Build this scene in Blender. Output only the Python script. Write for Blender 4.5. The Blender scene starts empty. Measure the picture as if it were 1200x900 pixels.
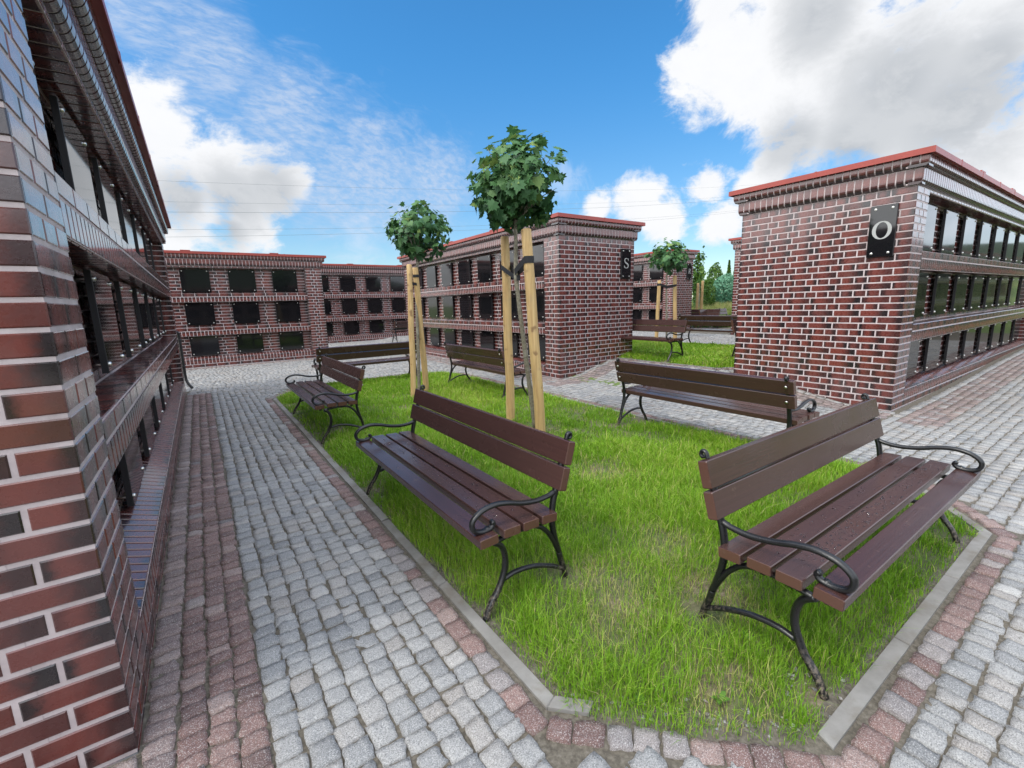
import bpy, math, random
import numpy as np
from mathutils import Vector, Matrix

random.seed(7)
rng = np.random.default_rng(7)
SC = bpy.context.scene
COL = SC.collection
R = math.radians
CAM = np.array([0.0, 0.0, 1.35])
CAM_M = np.array([[0.821851, -0.569022, -0.02783], [-0.12235, -0.12858, -0.984123], [0.556409, 0.812208, -0.175293]])
FPX = 527.12

# ------------------------------------------------------------------ terrain
def sm(a, b, x):
    t = np.clip((np.asarray(x, float) - a) / (b - a), 0, 1)
    return t * t * (3 - 2 * t)

def gz(x, y):
    """height of the paved ground"""
    x = np.asarray(x, float); y = np.asarray(y, float)
    z = 0.25 * sm(5.25, 6.7, x) * sm(1.75, 3.5, y)
    z = z + 0.14 * sm(6.6, 14, x) * (1 - sm(1.6, 3.2, y))
    z = z * (1 - 0.55 * sm(11.5, 14.0, y) * (1 - sm(6.5, 9, x)))
    z = z + 0.12 * sm(13.8, 17.0, y) * (1 - sm(6, 10, x))
    return z

def gz1(x, y): return float(gz(x, y))

def vnoise(x, y, seed=0):
    """smooth value noise in about -0.6..0.6"""
    x = np.asarray(x, float) + 37.2; y = np.asarray(y, float) + 53.7
    g = np.random.default_rng(1000 + seed).uniform(-.6, .6, (256, 256))
    xi = np.floor(x).astype(int); yi = np.floor(y).astype(int); fx = x - xi; fy = y - yi
    fx = fx * fx * (3 - 2 * fx); fy = fy * fy * (3 - 2 * fy)
    a = g[xi % 256, yi % 256]; b = g[(xi + 1) % 256, yi % 256]; c = g[xi % 256, (yi + 1) % 256]; d = g[(xi + 1) % 256, (yi + 1) % 256]
    return (a * (1 - fx) + b * fx) * (1 - fy) + (c * (1 - fx) + d * fx) * fy

# ------------------------------------------------------------------ helpers
def tag(o, label=None, cat=None, group=None, kind=None):
    if label: o['label'] = label
    if cat: o['category'] = cat
    if group: o['group'] = group
    if kind: o['kind'] = kind
    return o

def empty(name, loc, rz=0.0):
    o = bpy.data.objects.new(name, None)
    o.empty_display_size = 0.2
    o.location = loc; o.rotation_euler = (0, 0, rz)
    COL.objects.link(o)
    return o

def copy_tree(o, parent=None):
    c = o.copy(); COL.objects.link(c)
    if parent is not None:
        c.parent = parent
    for ch in list(o.children):
        copy_tree(ch, c)
    return c

class MB:
    """collects faces of ONE mesh object, with float attributes per vertex"""
    def __init__(s):
        s.v = []; s.f = []; s.m = []; s.a = []; s.smooth = []
    def add(s, verts, faces, mat=0, attr=(0, 0, 0), smooth=False):
        b = len(s.v)
        s.v.extend(verts)
        if isinstance(attr, list): s.a.extend(attr)
        else: s.a.extend([attr] * len(verts))
        for f in faces:
            s.f.append(tuple(i + b for i in f)); s.m.append(mat); s.smooth.append(smooth)
    def box(s, x0, x1, y0, y1, z0, z1, mat=0, attr=(0, 0, 0), skip=()):
        v = [(x0, y0, z0), (x1, y0, z0), (x1, y1, z0), (x0, y1, z0), (x0, y0, z1), (x1, y0, z1), (x1, y1, z1), (x0, y1, z1)]
        s.add(v, [(0, 3, 2, 1), (4, 5, 6, 7), (0, 1, 5, 4), (1, 2, 6, 5), (2, 3, 7, 6), (3, 0, 4, 7)], mat, attr)
    def tube(s, pts, rads, n=8, mat=0, flat=None, attr=(0, 0, 0), caps=True, side=None):
        """swept tube; rads scalar or list; flat=(a,b) ellipse factors with `side` the fixed side axis"""
        pts = [Vector(p) for p in pts]
        if not hasattr(rads, '__len__'): rads = [rads] * len(pts)
        verts = []; k = len(pts)
        ref = Vector(side) if side else None
        up = None
        for i, p in enumerate(pts):
            t = (pts[min(i + 1, k - 1)] - pts[max(i - 1, 0)]).normalized()
            if ref is not None:
                a = ref
            else:
                if up is None:
                    up = Vector((0, 0, 1)) if abs(t.z) < 0.9 else Vector((1, 0, 0))
                a = (up - t * up.dot(t)).normalized(); up = a
            b = t.cross(a).normalized()
            fa, fb = flat if flat else (1, 1)
            for j in range(n):
                q = 2 * math.pi * (j + .5) / n
                verts.append(tuple(p + a * (math.cos(q) * rads[i] * fa) + b * (math.sin(q) * rads[i] * fb)))
        faces = []
        for i in range(k - 1):
            for j in range(n):
                faces.append((i * n + j, i * n + (j + 1) % n, (i + 1) * n + (j + 1) % n, (i + 1) * n + j))
        if caps:
            faces.append(tuple(reversed(range(n)))); faces.append(tuple((k - 1) * n + j for j in range(n)))
        s.add(verts, faces, mat, attr, True)
    def build(s, name, mats, parent=None, loc=None):
        me = bpy.data.meshes.new(name)
        me.from_pydata([tuple(map(float, v)) for v in s.v], [], s.f)
        mats = mats if isinstance(mats, (list, tuple)) else [mats]
        for m in mats: me.materials.append(m)
        me.polygons.foreach_set('material_index', s.m)
        me.polygons.foreach_set('use_smooth', s.smooth)
        arr = np.array(s.a, np.float32).reshape(-1, 3)
        for k, nm in enumerate(('bu', 'br', 'bt')):
            if arr[:, k].any():
                at = me.attributes.new(nm, 'FLOAT', 'POINT'); at.data.foreach_set('value', np.ascontiguousarray(arr[:, k]))
        me.update()
        o = bpy.data.objects.new(name, me); COL.objects.link(o)
        if parent is not None: o.parent = parent
        if loc is not None: o.location = loc
        return o

def np_mesh(name, V, F, mats, attrs=None, smooth=False, parent=None, mat_idx=None):
    """V (n,3), F (m,k) all faces of k corners"""
    me = bpy.data.meshes.new(name)
    V = np.ascontiguousarray(V, np.float32); F = np.ascontiguousarray(F, np.int32)
    m, k = F.shape
    me.vertices.add(len(V)); me.vertices.foreach_set('co', V.ravel())
    me.loops.add(m * k); me.loops.foreach_set('vertex_index', F.ravel())
    me.polygons.add(m)
    me.polygons.foreach_set('loop_start', np.arange(0, m * k, k, dtype=np.int32))
    me.polygons.foreach_set('loop_total', np.full(m, k, np.int32))
    me.polygons.foreach_set('use_smooth', np.full(m, smooth))
    for mt in (mats if isinstance(mats, (list, tuple)) else [mats]): me.materials.append(mt)
    if mat_idx is not None: me.polygons.foreach_set('material_index', np.ascontiguousarray(mat_idx, np.int32))
    for nm, arr in (attrs or {}).items():
        at = me.attributes.new(nm, 'FLOAT', 'POINT'); at.data.foreach_set('value', np.ascontiguousarray(arr, np.float32))
    me.update(calc_edges=True); me.validate()
    o = bpy.data.objects.new(name, me); COL.objects.link(o)
    if parent is not None: o.parent = parent
    return o

def spline(pts, n=6):
    """Catmull-Rom through the points"""
    P = [Vector(p) for p in pts]; P = [P[0] * 2 - P[1]] + P + [P[-1] * 2 - P[-2]]
    out = []
    for i in range(1, len(P) - 2):
        for k in range(n):
            t = k / n
            out.append(0.5 * ((2 * P[i]) + (P[i + 1] - P[i - 1]) * t + (2 * P[i - 1] - 5 * P[i] + 4 * P[i + 1] - P[i + 2]) * t * t + (3 * P[i] - P[i - 1] - 3 * P[i + 1] + P[i + 2]) * t ** 3))
    out.append(P[-2]); return out

# ------------------------------------------------------------------ materials
class NT:
    def __init__(s, nt): s.nt = nt
    def n(s, typ, **kw):
        nd = s.nt.nodes.new(typ)
        for k, v in kw.items():
            if k.startswith('i_'):
                nd.inputs[k[2:].replace('_', ' ')].default_value = v
            else: setattr(nd, k, v)
        return nd
    def l(s, a, b): s.nt.links.new(a, b)
    def math(s, op, a, b=None, c=None, clamp=False):
        nd = s.nt.nodes.new('ShaderNodeMath'); nd.operation = op; nd.use_clamp = clamp
        for i, x in enumerate((a, b, c)):
            if x is None: continue
            if isinstance(x, (int, float)): nd.inputs[i].default_value = x
            else: s.l(x, nd.inputs[i])
        return nd.outputs[0]
    def mix(s, fac, a, b, mode='MIX'):
        nd = s.nt.nodes.new('ShaderNodeMix'); nd.data_type = 'RGBA'; nd.blend_type = mode
        for sock, x in ((nd.inputs[0], fac), (nd.inputs[6], a), (nd.inputs[7], b)):
            if isinstance(x, (int, float)): sock.default_value = x
            elif isinstance(x, tuple): sock.default_value = (*x, 1) if len(x) == 3 else x
            else: s.l(x, sock)
        return nd.outputs[2]
    def attr(s, name):
        nd = s.nt.nodes.new('ShaderNodeAttribute'); nd.attribute_name = name; return nd.outputs['Fac']
    def noise(s, scale, detail=4, rough=.55, vec=None, dist=0.0):
        nd = s.nt.nodes.new('ShaderNodeTexNoise'); nd.inputs['Scale'].default_value = scale
        nd.inputs['Detail'].default_value = detail; nd.inputs['Roughness'].default_value = rough
        nd.inputs['Distortion'].default_value = dist
        if vec is not None: s.l(vec, nd.inputs['Vector'])
        return nd.outputs['Fac']
    def ramp(s, fac, stops):
        nd = s.nt.nodes.new('ShaderNodeValToRGB'); e = nd.color_ramp.elements
        while len(e) < len(stops): e.new(.5)
        for el, (p, c) in zip(e, stops):
            el.position = p; el.color = (*c, 1) if len(c) == 3 else c
        s.l(fac, nd.inputs[0]); return nd.outputs['Color']
    def smooth(s, x, a, b):
        nd = s.nt.nodes.new('ShaderNodeMapRange'); nd.interpolation_type = 'SMOOTHSTEP'
        nd.inputs['From Min'].default_value = a; nd.inputs['From Max'].default_value = b
        s.l(x, nd.inputs['Value']); return nd.outputs['Result']

def mat(name, color=(.5, .5, .5), rough=.6, metal=0.0, spec=.5):
    m = bpy.data.materials.new(name); m.use_nodes = True
    t = NT(m.node_tree); b = m.node_tree.nodes['Principled BSDF']
    b.inputs['Base Color'].default_value = (*color, 1)
    b.inputs['Roughness'].default_value = rough; b.inputs['Metallic'].default_value = metal
    b.inputs['Specular IOR Level'].default_value = spec
    return m, t, b

def bump(t, b, h, strength=.3, dist=.01):
    nd = t.n('ShaderNodeBump'); nd.inputs['Strength'].default_value = strength; nd.inputs['Distance'].default_value = dist
    t.l(h, nd.inputs['Height']); t.l(nd.outputs[0], b.inputs['Normal'])

def obj_co(t): return t.n('ShaderNodeTexCoord').outputs['Object']

def make_brick_mat():
    m, t, b = mat('clinker_brick', rough=.3)
    u = t.attr('bu'); r = t.attr('br'); k = t.attr('bt')
    co = obj_co(t)
    nz = t.noise(35, 4, .6, co)
    nz2 = t.noise(3, 3, .5, co)
    # flashed clinker: each wall brick burnt darker towards its ends
    uu = t.math('ADD', u, t.math('MULTIPLY', t.math('SUBTRACT', nz, .5), .35))
    dr = t.smooth(uu, .42, .90)
    dl = t.math('SUBTRACT', 1.0, t.smooth(uu, .04, .34))
    dark = t.math('ADD', t.math('MULTIPLY', dr, t.smooth(r, -.35, .55)), t.math('MULTIPLY', dl, t.math('SUBTRACT', 1.0, t.smooth(r, .25, .85))), clamp=True)
    dark = t.math('MULTIPLY', dark, t.math('MULTIPLY_ADD', k, .26, .78), clamp=True)
    base = t.ramp(k, [(0, (.120, .031, .026)), (.3, (.150, .037, .028)), (.55, (.112, .035, .031)), (.8, (.155, .036, .027)), (1, (.092, .029, .026))])
    c = t.mix(dark, base, (.013, .010, .012))
    c = t.mix(t.math('MULTIPLY', t.smooth(nz, .55, .75), .25), c, (.07, .03, .028))
    c = t.mix(t.math('MULTIPLY', t.smooth(nz2, .55, .8), .12), c, (.30, .24, .22))
    t.l(c, b.inputs['Base Color'])
    t.l(t.math('MULTIPLY_ADD', nz, .22, .17), b.inputs['Roughness'])
    bump(t, b, t.noise(90, 3, .6, co), .12, .004)
    b.inputs['Coat Weight'].default_value = .75; b.inputs['Coat Roughness'].default_value = .10; b.inputs['Coat IOR'].default_value = 1.5
    return m

def make_mortar_mat():
    m, t, b = mat('mortar', rough=.9)
    co = obj_co(t)
    c = t.ramp(t.noise(8, 5, .6, co), [(.3, (.39, .325, .32)), (.7, (.55, .47, .465))])
    t.l(c, b.inputs['Base Color'])
    bump(t, b, t.noise(150, 3, .6, co), .3, .003)
    return m

def make_sett_mat():
    m, t, b = mat('granite_setts', rough=.75)
    co = obj_co(t)
    tone = t.attr('tone'); red = t.attr('red')
    sp = t.noise(260, 2, .7, co); sp2 = t.noise(90, 3, .6, co); big = t.noise(1.3, 4, .55, co)
    g = t.ramp(tone, [(0, (.19, .193, .197)), (.35, (.265, .267, .268)), (.6, (.33, .326, .318)), (.8, (.305, .28, .258)), (1, (.42, .41, .395))])
    rd = t.ramp(tone, [(0, (.105, .058, .053)), (.4, (.165, .088, .077)), (.7, (.225, .128, .11)), (1, (.31, .22, .195))])
    c = t.mix(red, g, rd)
    c = t.mix(t.math('MULTIPLY', t.smooth(sp, .52, .66), .6), c, (.56, .55, .54))
    c = t.mix(t.math('MULTIPLY', t.math('SUBTRACT', 1.0, t.smooth(sp, .32, .48)), .72), c, (.06, .06, .065))
    c = t.mix(t.math('MULTIPLY', t.smooth(sp2, .45, .75), .3), c, (.18, .17, .16))
    c = t.mix(t.math('MULTIPLY', t.smooth(big, .5, .75), .3), c, (.25, .20, .16))
    side = t.attr('side')
    c = t.mix(t.math('MULTIPLY', side, .75), c, (.13, .105, .08))
    t.l(c, b.inputs['Base Color'])
    bump(t, b, t.math('ADD', t.noise(48, 5, .7, co), t.math('MULTIPLY', sp, .4)), .85, .008)
    return m

def make_joint_mat(name='joint_sand'):
    m, t, b = mat(name, rough=.95)
    co = obj_co(t)
    n1 = t.noise(60, 5, .7, co); n2 = t.noise(2.2, 4, .6, co)
    c = t.ramp(n1, [(.3, (.055, .047, .037)), (.5, (.115, .10, .077)), (.75, (.20, .178, .147))])
    c = t.mix(t.math('MULTIPLY', t.smooth(n2, .6, .8), .12), c, (.05, .06, .022))
    t.l(c, b.inputs['Base Color'])
    bump(t, b, n1, .6, .01)
    return m

def make_soil_mat():
    m, t, b = mat('soil', rough=.95)
    co = obj_co(t)
    n1 = t.noise(40, 5, .7, co); n2 = t.noise(3, 4, .6, co)
    c = t.ramp(n1, [(.3, (.09, .07, .042)), (.55, (.19, .155, .10)), (.8, (.32, .27, .18))])
    c = t.mix(t.math('MULTIPLY', t.smooth(n2, .36, .58), .7), c, (.06, .10, .018))
    t.l(c, b.inputs['Base Color'])
    bump(t, b, n1, .8, .02)
    return m

def make_blade_mat(name, cols, transl=.35):
    m, t, b = mat(name, rough=.5, spec=.25)
    tone = t.attr('tone'); h = t.attr('hgt')
    c = t.ramp(tone, cols)
    t.l(c, b.inputs['Base Color'])
    out = m.node_tree.nodes['Material Output']
    tr = t.n('ShaderNodeBsdfTranslucent'); t.l(t.mix(.0, c, c), tr.inputs['Color'])
    mx = t.n('ShaderNodeMixShader'); mx.inputs[0].default_value = transl
    t.l(b.outputs[0], mx.inputs[1]); t.l(tr.outputs[0], mx.inputs[2]); t.l(mx.outputs[0], out.inputs['Surface'])
    return m

M = {}
M['brick'] = make_brick_mat()
M['mortar'] = make_mortar_mat()
M['sett'] = make_sett_mat()
M['joint'] = make_joint_mat()
M['soil'] = make_soil_mat()
M['grass'] = make_blade_mat('grass_blade', [(0, (.085, .19, .010)), (.35, (.165, .34, .018)), (.65, (.27, .46, .032)), (.88, (.41, .49, .075)), (1, (.52, .44, .22))])
M['meadow'] = make_blade_mat('meadow_blade', [(0, (.09, .15, .03)), (.4, (.17, .24, .05)), (.7, (.32, .31, .11)), (1, (.42, .36, .18))], .3)
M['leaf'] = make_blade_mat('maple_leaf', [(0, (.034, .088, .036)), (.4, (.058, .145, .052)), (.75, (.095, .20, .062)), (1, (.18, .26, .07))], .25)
M['bushleaf'] = make_blade_mat('bush_leaf', [(0, (.05, .15, .09)), (.5, (.10, .25, .15)), (1, (.20, .36, .23))], .2)
M['treeleaf'] = make_blade_mat('tree_leaf', [(0, (.025, .07, .012)), (.5, (.06, .13, .018)), (1, (.12, .20, .03))], .2)
M['weed'] = make_blade_mat('weed_leaf', [(0, (.06, .15, .02)), (1, (.14, .27, .04))], .3)

def granite():
    m, t, b = mat('polished_black_granite', (.006, .006, .007), .045, 0, .62)
    co = obj_co(t)
    t.l(t.ramp(t.noise(300, 2, .6, co), [(.45, (.004, .004, .005)), (.75, (.018, .018, .02))]), b.inputs['Base Color'])
    t.l(t.math('MULTIPLY_ADD', t.noise(4, 3, .5, co), .08, .02), b.inputs['Roughness'])
    return m
M['granite'] = granite()
M['plate_edge'] = mat('granite_sawn_edge', (.012, .012, .014), .45)[0]
M['steel'] = mat('bolt_steel', (.62, .60, .56), .28, 1.0)[0]
def roofmat():
    m, t, b = mat('red_roof_sheet', (.40, .05, .03), .38)
    co = obj_co(t)
    t.l(t.ramp(t.noise(2.5, 5, .6, co), [(.3, (.24, .034, .024)), (.7, (.33, .045, .030))]), b.inputs['Base Color'])
    return m
M['roof'] = roofmat()
M['iron'] = None
def iron():
    m, t, b = mat('black_cast_iron', (.009, .009, .010), .32)
    co = obj_co(t)
    t.l(t.math('MULTIPLY_ADD', t.noise(60, 4, .6, co), .25, .18), b.inputs['Roughness'])
    bump(t, b, t.noise(180, 3, .6, co), .25, .003)
    # splashed soil on the feet
    z = t.n('ShaderNodeSeparateXYZ'); t.l(co, z.inputs[0])
    f = t.math('MULTIPLY', t.math('SUBTRACT', 1.0, t.smooth(z.outputs[2], .0, .16)), t.smooth(t.noise(70, 4, .7, co), .45, .62))
    t.l(t.mix(f, (.009, .009, .010), (.16, .13, .10)), b.inputs['Base Color'])
    return m
M['iron'] = iron()
def wood(name, c0, c1, rough):
    m, t, b = mat(name, c0, rough)
    co = obj_co(t)
    mp = t.n('ShaderNodeMapping'); mp.inputs['Scale'].default_value = (1.2, 40, 40); t.l(co, mp.inputs[0])
    g = t.noise(2.0, 5, .65, mp.outputs[0])
    big = t.noise(5, 3, .5, co)
    c = t.ramp(g, [(.25, c0), (.75, c1)])
    k = t.attr('br')
    c = t.mix(t.math('MULTIPLY', k, .45), c, (.075, .042, .036))
    c = t.mix(t.math('MULTIPLY', t.attr('bt'), .8), c, (.105, .050, .034))
    wear = t.noise(22, 5, .7, co)
    c = t.mix(t.math('MULTIPLY', t.smooth(wear, .60, .72), .35), c, (.13, .085, .065))
    t.l(c, b.inputs['Base Color'])
    t.l(t.math('MULTIPLY_ADD', big, .28, rough - .12), b.inputs['Roughness'])
    bump(t, b, g, .22, .003)
    return m
M['plank'] = wood('brown_painted_plank', (.036, .0165, .0150), (.062, .0275, .0240), .22)
def stakewood():
    m, t, b = mat('peeled_pine', (.5, .33, .15), .65)
    co = obj_co(t)
    mp = t.n('ShaderNodeMapping'); mp.inputs['Scale'].default_value = (30, 30, 1.5); t.l(co, mp.inputs[0])
    g = t.noise(1.5, 5, .6, mp.outputs[0]); kn = t.noise(7, 2, .5, co)
    c = t.ramp(g, [(.25, (.33, .20, .085)), (.5, (.50, .33, .14)), (.75, (.60, .43, .21))])
    c = t.mix(t.math('MULTIPLY', t.smooth(t.noise(3.5, 5, .65, co), .5, .7), .4), c, (.34, .26, .15))
    c = t.mix(t.math('MULTIPLY', t.smooth(kn, .62, .70), .75), c, (.18, .09, .04))
    t.l(c, b.inputs['Base Color']); bump(t, b, g, .3, .004)
    return m
M['stake'] = stakewood()
def bark():
    m, t, b = mat('young_maple_bark', rough=.8)
    co = obj_co(t)
    n1 = t.noise(40, 5, .65, co); n2 = t.noise(9, 3, .6, co)
    c = t.ramp(n1, [(.3, (.10, .085, .06)), (.7, (.26, .235, .17))])
    c = t.mix(t.math('MULTIPLY', t.smooth(n2, .5, .68), .6), c, (.30, .29, .24))
    t.l(c, b.inputs['Base Color']); bump(t, b, n1, .5, .006)
    return m
M['bark'] = bark()
M['strap'] = mat('black_webbing', (.010, .010, .012), .7)[0]
M['letter'] = mat('engraved_letter', (.36, .36, .345), .5)[0]
def concrete():
    m, t, b = mat('concrete_kerb', rough=.85)
    co = obj_co(t)
    c = t.ramp(t.noise(5, 6, .65, co), [(.3, (.16, .15, .138)), (.7, (.27, .26, .245))])
    c = t.mix(t.math('MULTIPLY', t.smooth(t.noise(2.6, 6, .7, co), .46, .66), .75), c, (.135, .11, .078))
    t.l(c, b.inputs['Base Color']); bump(t, b, t.noise(160, 3, .7, co), .35, .003)
    return m
M['kerb'] = concrete()
M['pipe'] = mat('dark_downpipe', (.02, .02, .022), .35)[0]
M['cable'] = mat('power_cable', (.16, .18, .20), .6)[0]
def water():
    m, t, b = mat('rain_water', (.9, .95, 1), .03)
    b.inputs['Transmission Weight'].default_value = 1.0; b.inputs['IOR'].default_value = 1.33
    return m
M['water'] = water()
def groundmat():
    m, t, b = mat('open_ground', rough=.95)
    co = obj_co(t)
    n1 = t.noise(.12, 6, .6, co); n2 = t.noise(6, 5, .7, co)
    c = t.ramp(n1, [(.35, (.07, .12, .022)), (.55, (.14, .19, .045)), (.7, (.26, .26, .09))])
    c = t.mix(t.math('MULTIPLY', n2, .35), c, (.05, .075, .018))
    z = t.n('ShaderNodeSeparateXYZ'); t.l(co, z.inputs[0])
    c = t.mix(t.smooth(z.outputs[2], 1.5, 4.0), c, t.mix(n2, (.012, .026, .009), (.035, .06, .018)))   # wooded hill
    t.l(c, b.inputs['Base Color'])
    return m
M['ground'] = groundmat()

# ------------------------------------------------------------------ brick building
C_ = 0.0775        # course height
JT = 0.0140        # joint width

def brick(mb, P, U, V, N, u0, u1, v0, v1, axis='u', d=.012, rnd=None, c=.0035, mat_i=1):
    """one brick: front face in the plane through P spanned by U, V, standing d out of the mortar along N"""
    r = random.random() if rnd is None else rnd
    k = random.random()
    def at(u, v, n): return (P[0] + U[0] * u + V[0] * v + N[0] * n, P[1] + U[1] * u + V[1] * v + N[1] * n, P[2] + U[2] * u + V[2] * v + N[2] * n)
    vs = []; at_ = []
    for (uu, vv, nn) in ((u0, v0, -d), (u1, v0, -d), (u1, v1, -d), (u0, v1, -d),
                         (u0, v0, -c), (u1, v0, -c), (u1, v1, -c), (u0, v1, -c),
                         (u0 + c, v0 + c, 0), (u1 - c, v0 + c, 0), (u1 - c, v1 - c, 0), (u0 + c, v1 - c, 0)):
        vs.append(at(uu, vv, nn))
        t = (uu - u0) / (u1 - u0) if axis == 'u' else (vv - v0) / (v1 - v0)
        at_.append((t, r, k))
    fs = [(8, 9, 10, 11)]
    for i in range(4):
        j = (i + 1) % 4
        fs.append((4 + i, 4 + j, 8 + j, 8 + i)); fs.append((i, j, 4 + j, 4 + i))
    mb.add(vs, fs, mat_i, at_)

def run(mb, P, U, N, u0, u1, z0, z1, pitch, first=None, last=None, V=(0, 0, 1), axis='u'):
    """a course of bricks from u0 to u1: optional odd first/last length, then whole pitches, the rest cut"""
    edges = [u0]
    if first: edges.append(u0 + first)
    end = u1 - (last or 0)
    nfit = max(1, int(round((end - edges[-1]) / pitch)))
    p = (end - edges[-1]) / nfit
    a = edges[-1]
    for i in range(nfit): edges.append(a + p * (i + 1))
    if last: edges.append(u1)
    j = JT / 2
    for i in range(len(edges) - 1):
        a, b = edges[i], edges[i + 1]
        a2 = a + (j if i else 0); b2 = b - (j if i < len(edges) - 2 else 0)
        brick(mb, P, U, V, N, a2, b2, z0 + j, z1 - j, axis, rnd=None)

def bullnose_row(mb, P, U, N, u0, u1, prof, pitch=.0775, mi=1):
    """cornice bricks: profile (n, z) extruded per brick"""
    n = max(1, int(round((u1 - u0) / pitch))); p = (u1 - u0) / n
    for i in range(n):
        a = u0 + p * i + JT / 2; b = u0 + p * (i + 1) - JT / 2
        r, k = random.uniform(.8, 1), random.random()
        vs = []; at_ = []
        z_lo = min(q[1] for q in prof); z_hi = max(q[1] for q in prof)
        for u in (a, b):
            for (nn, z) in prof:
                vs.append((P[0] + U[0] * u + N[0] * nn, P[1] + U[1] * u + N[1] * nn, P[2] + z))
                at_.append((1 - (z - z_lo) / (z_hi - z_lo), r, k))  # dark underside put into the colour of each cornice brick
        m = len(prof)
        fs = [tuple(reversed(range(m))), tuple(range(m, 2 * m))]
        for q in range(m):
            w = (q + 1) % m
            fs.append((q, w, m + w, m + q))
        mb.add(vs, fs, mi, at_)

Z_SILL0, Z_SILL1, Z_R3, Z_B2, Z_B2C, Z_R2, Z_B1, Z_B1C, Z_R1, Z_FAS, Z_COR1, Z_COR2, Z_ROOF0, Z_ROOF1 = \
    .0775, .205, .265, .775, .900, .985, 1.605, 1.735, 1.820, 2.440, 2.52, 2.645, 2.768, 2.812
BELOW = -.31
REC = .18
PIER = .42

BOLT = None
def bolt_mesh():
    global BOLT
    if BOLT is None:
        mb = MB()
        prof = [(.0, .014), (.006, .0135), (.011, .010), (.014, .004), (.0145, 0), (.006, -.001)]
        n = 10; vs = []; fs = []
        rings = [(.0145, 0), (.0135, .005), (.010, .0085), (.004, .0105)]
        for rr, y in rings:
            for j in range(n):
                q = 2 * math.pi * j / n
                vs.append((rr * math.cos(q), -y, rr * math.sin(q)))
        for i in range(3):
            for j in range(n):
                fs.append((i * n + j, i * n + (j + 1) % n, (i + 1) * n + (j + 1) % n, (i + 1) * n + j))
        fs.append(tuple(3 * n + j for j in range(n)))
        mb.add(vs, fs, 0, (0, 0, 0), True)
        # spacer stud behind the plate
        mb.tube([(0, .0, 0), (0, .075, 0)], .008, 8)
        o = mb.build('bolt', M['steel'])
        BOLT = o.data
        bpy.data.objects.remove(o)
    return BOLT

PLATES = {}
def plate_mesh(w, h):
    key = (round(w, 3), round(h, 3))
    if key not in PLATES:
        mb = MB(); c = .003; d = .03
        x, z = w / 2, h / 2
        vs = []
        for (a, y) in ((0, d), (0, c), (c, 0)):
            vs += [(-x + a, y, -z + a), (x - a, y, -z + a), (x - a, y, z - a), (-x + a, y, z - a)]
        mb.add(vs, [(8, 9, 10, 11)], 0)
        fs = [(3, 2, 1, 0)]
        for lo in (0, 4):
            for i in range(4):
                j = (i + 1) % 4
                fs.append((lo + i, lo + j, lo + 4 + j, lo + 4 + i))
        mb.add(vs, fs, 1)
        o = mb.build('niche_plate', [M['granite'], M['plate_edge']])
        PLATES[key] = o.data
        bpy.data.objects.remove(o)
    return PLATES[key]

def add_plate(parent, P, U, N, u, z, w, h, n_front, name='niche_plate', bolts=True, inset=.045):
    rz = math.atan2(U[1], U[0])
    o = bpy.data.objects.new(name, plate_mesh(w, h)); COL.objects.link(o); o.parent = parent
    o.location = (P[0] + U[0] * u + N[0] * n_front, P[1] + U[1] * u + N[1] * n_front, z)
    o.rotation_euler = (random.uniform(-.004, .004), 0, rz + random.uniform(-.006, .006))
    if bolts:
        for sx in (-1, 1):
            for sz in (-1, 1):
                b = bpy.data.objects.new('bolt', bolt_mesh()); COL.objects.link(b); b.parent = o
                b.location = (sx * (w / 2 - inset), -.0005, sz * (h / 2 - inset))
    return o

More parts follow.
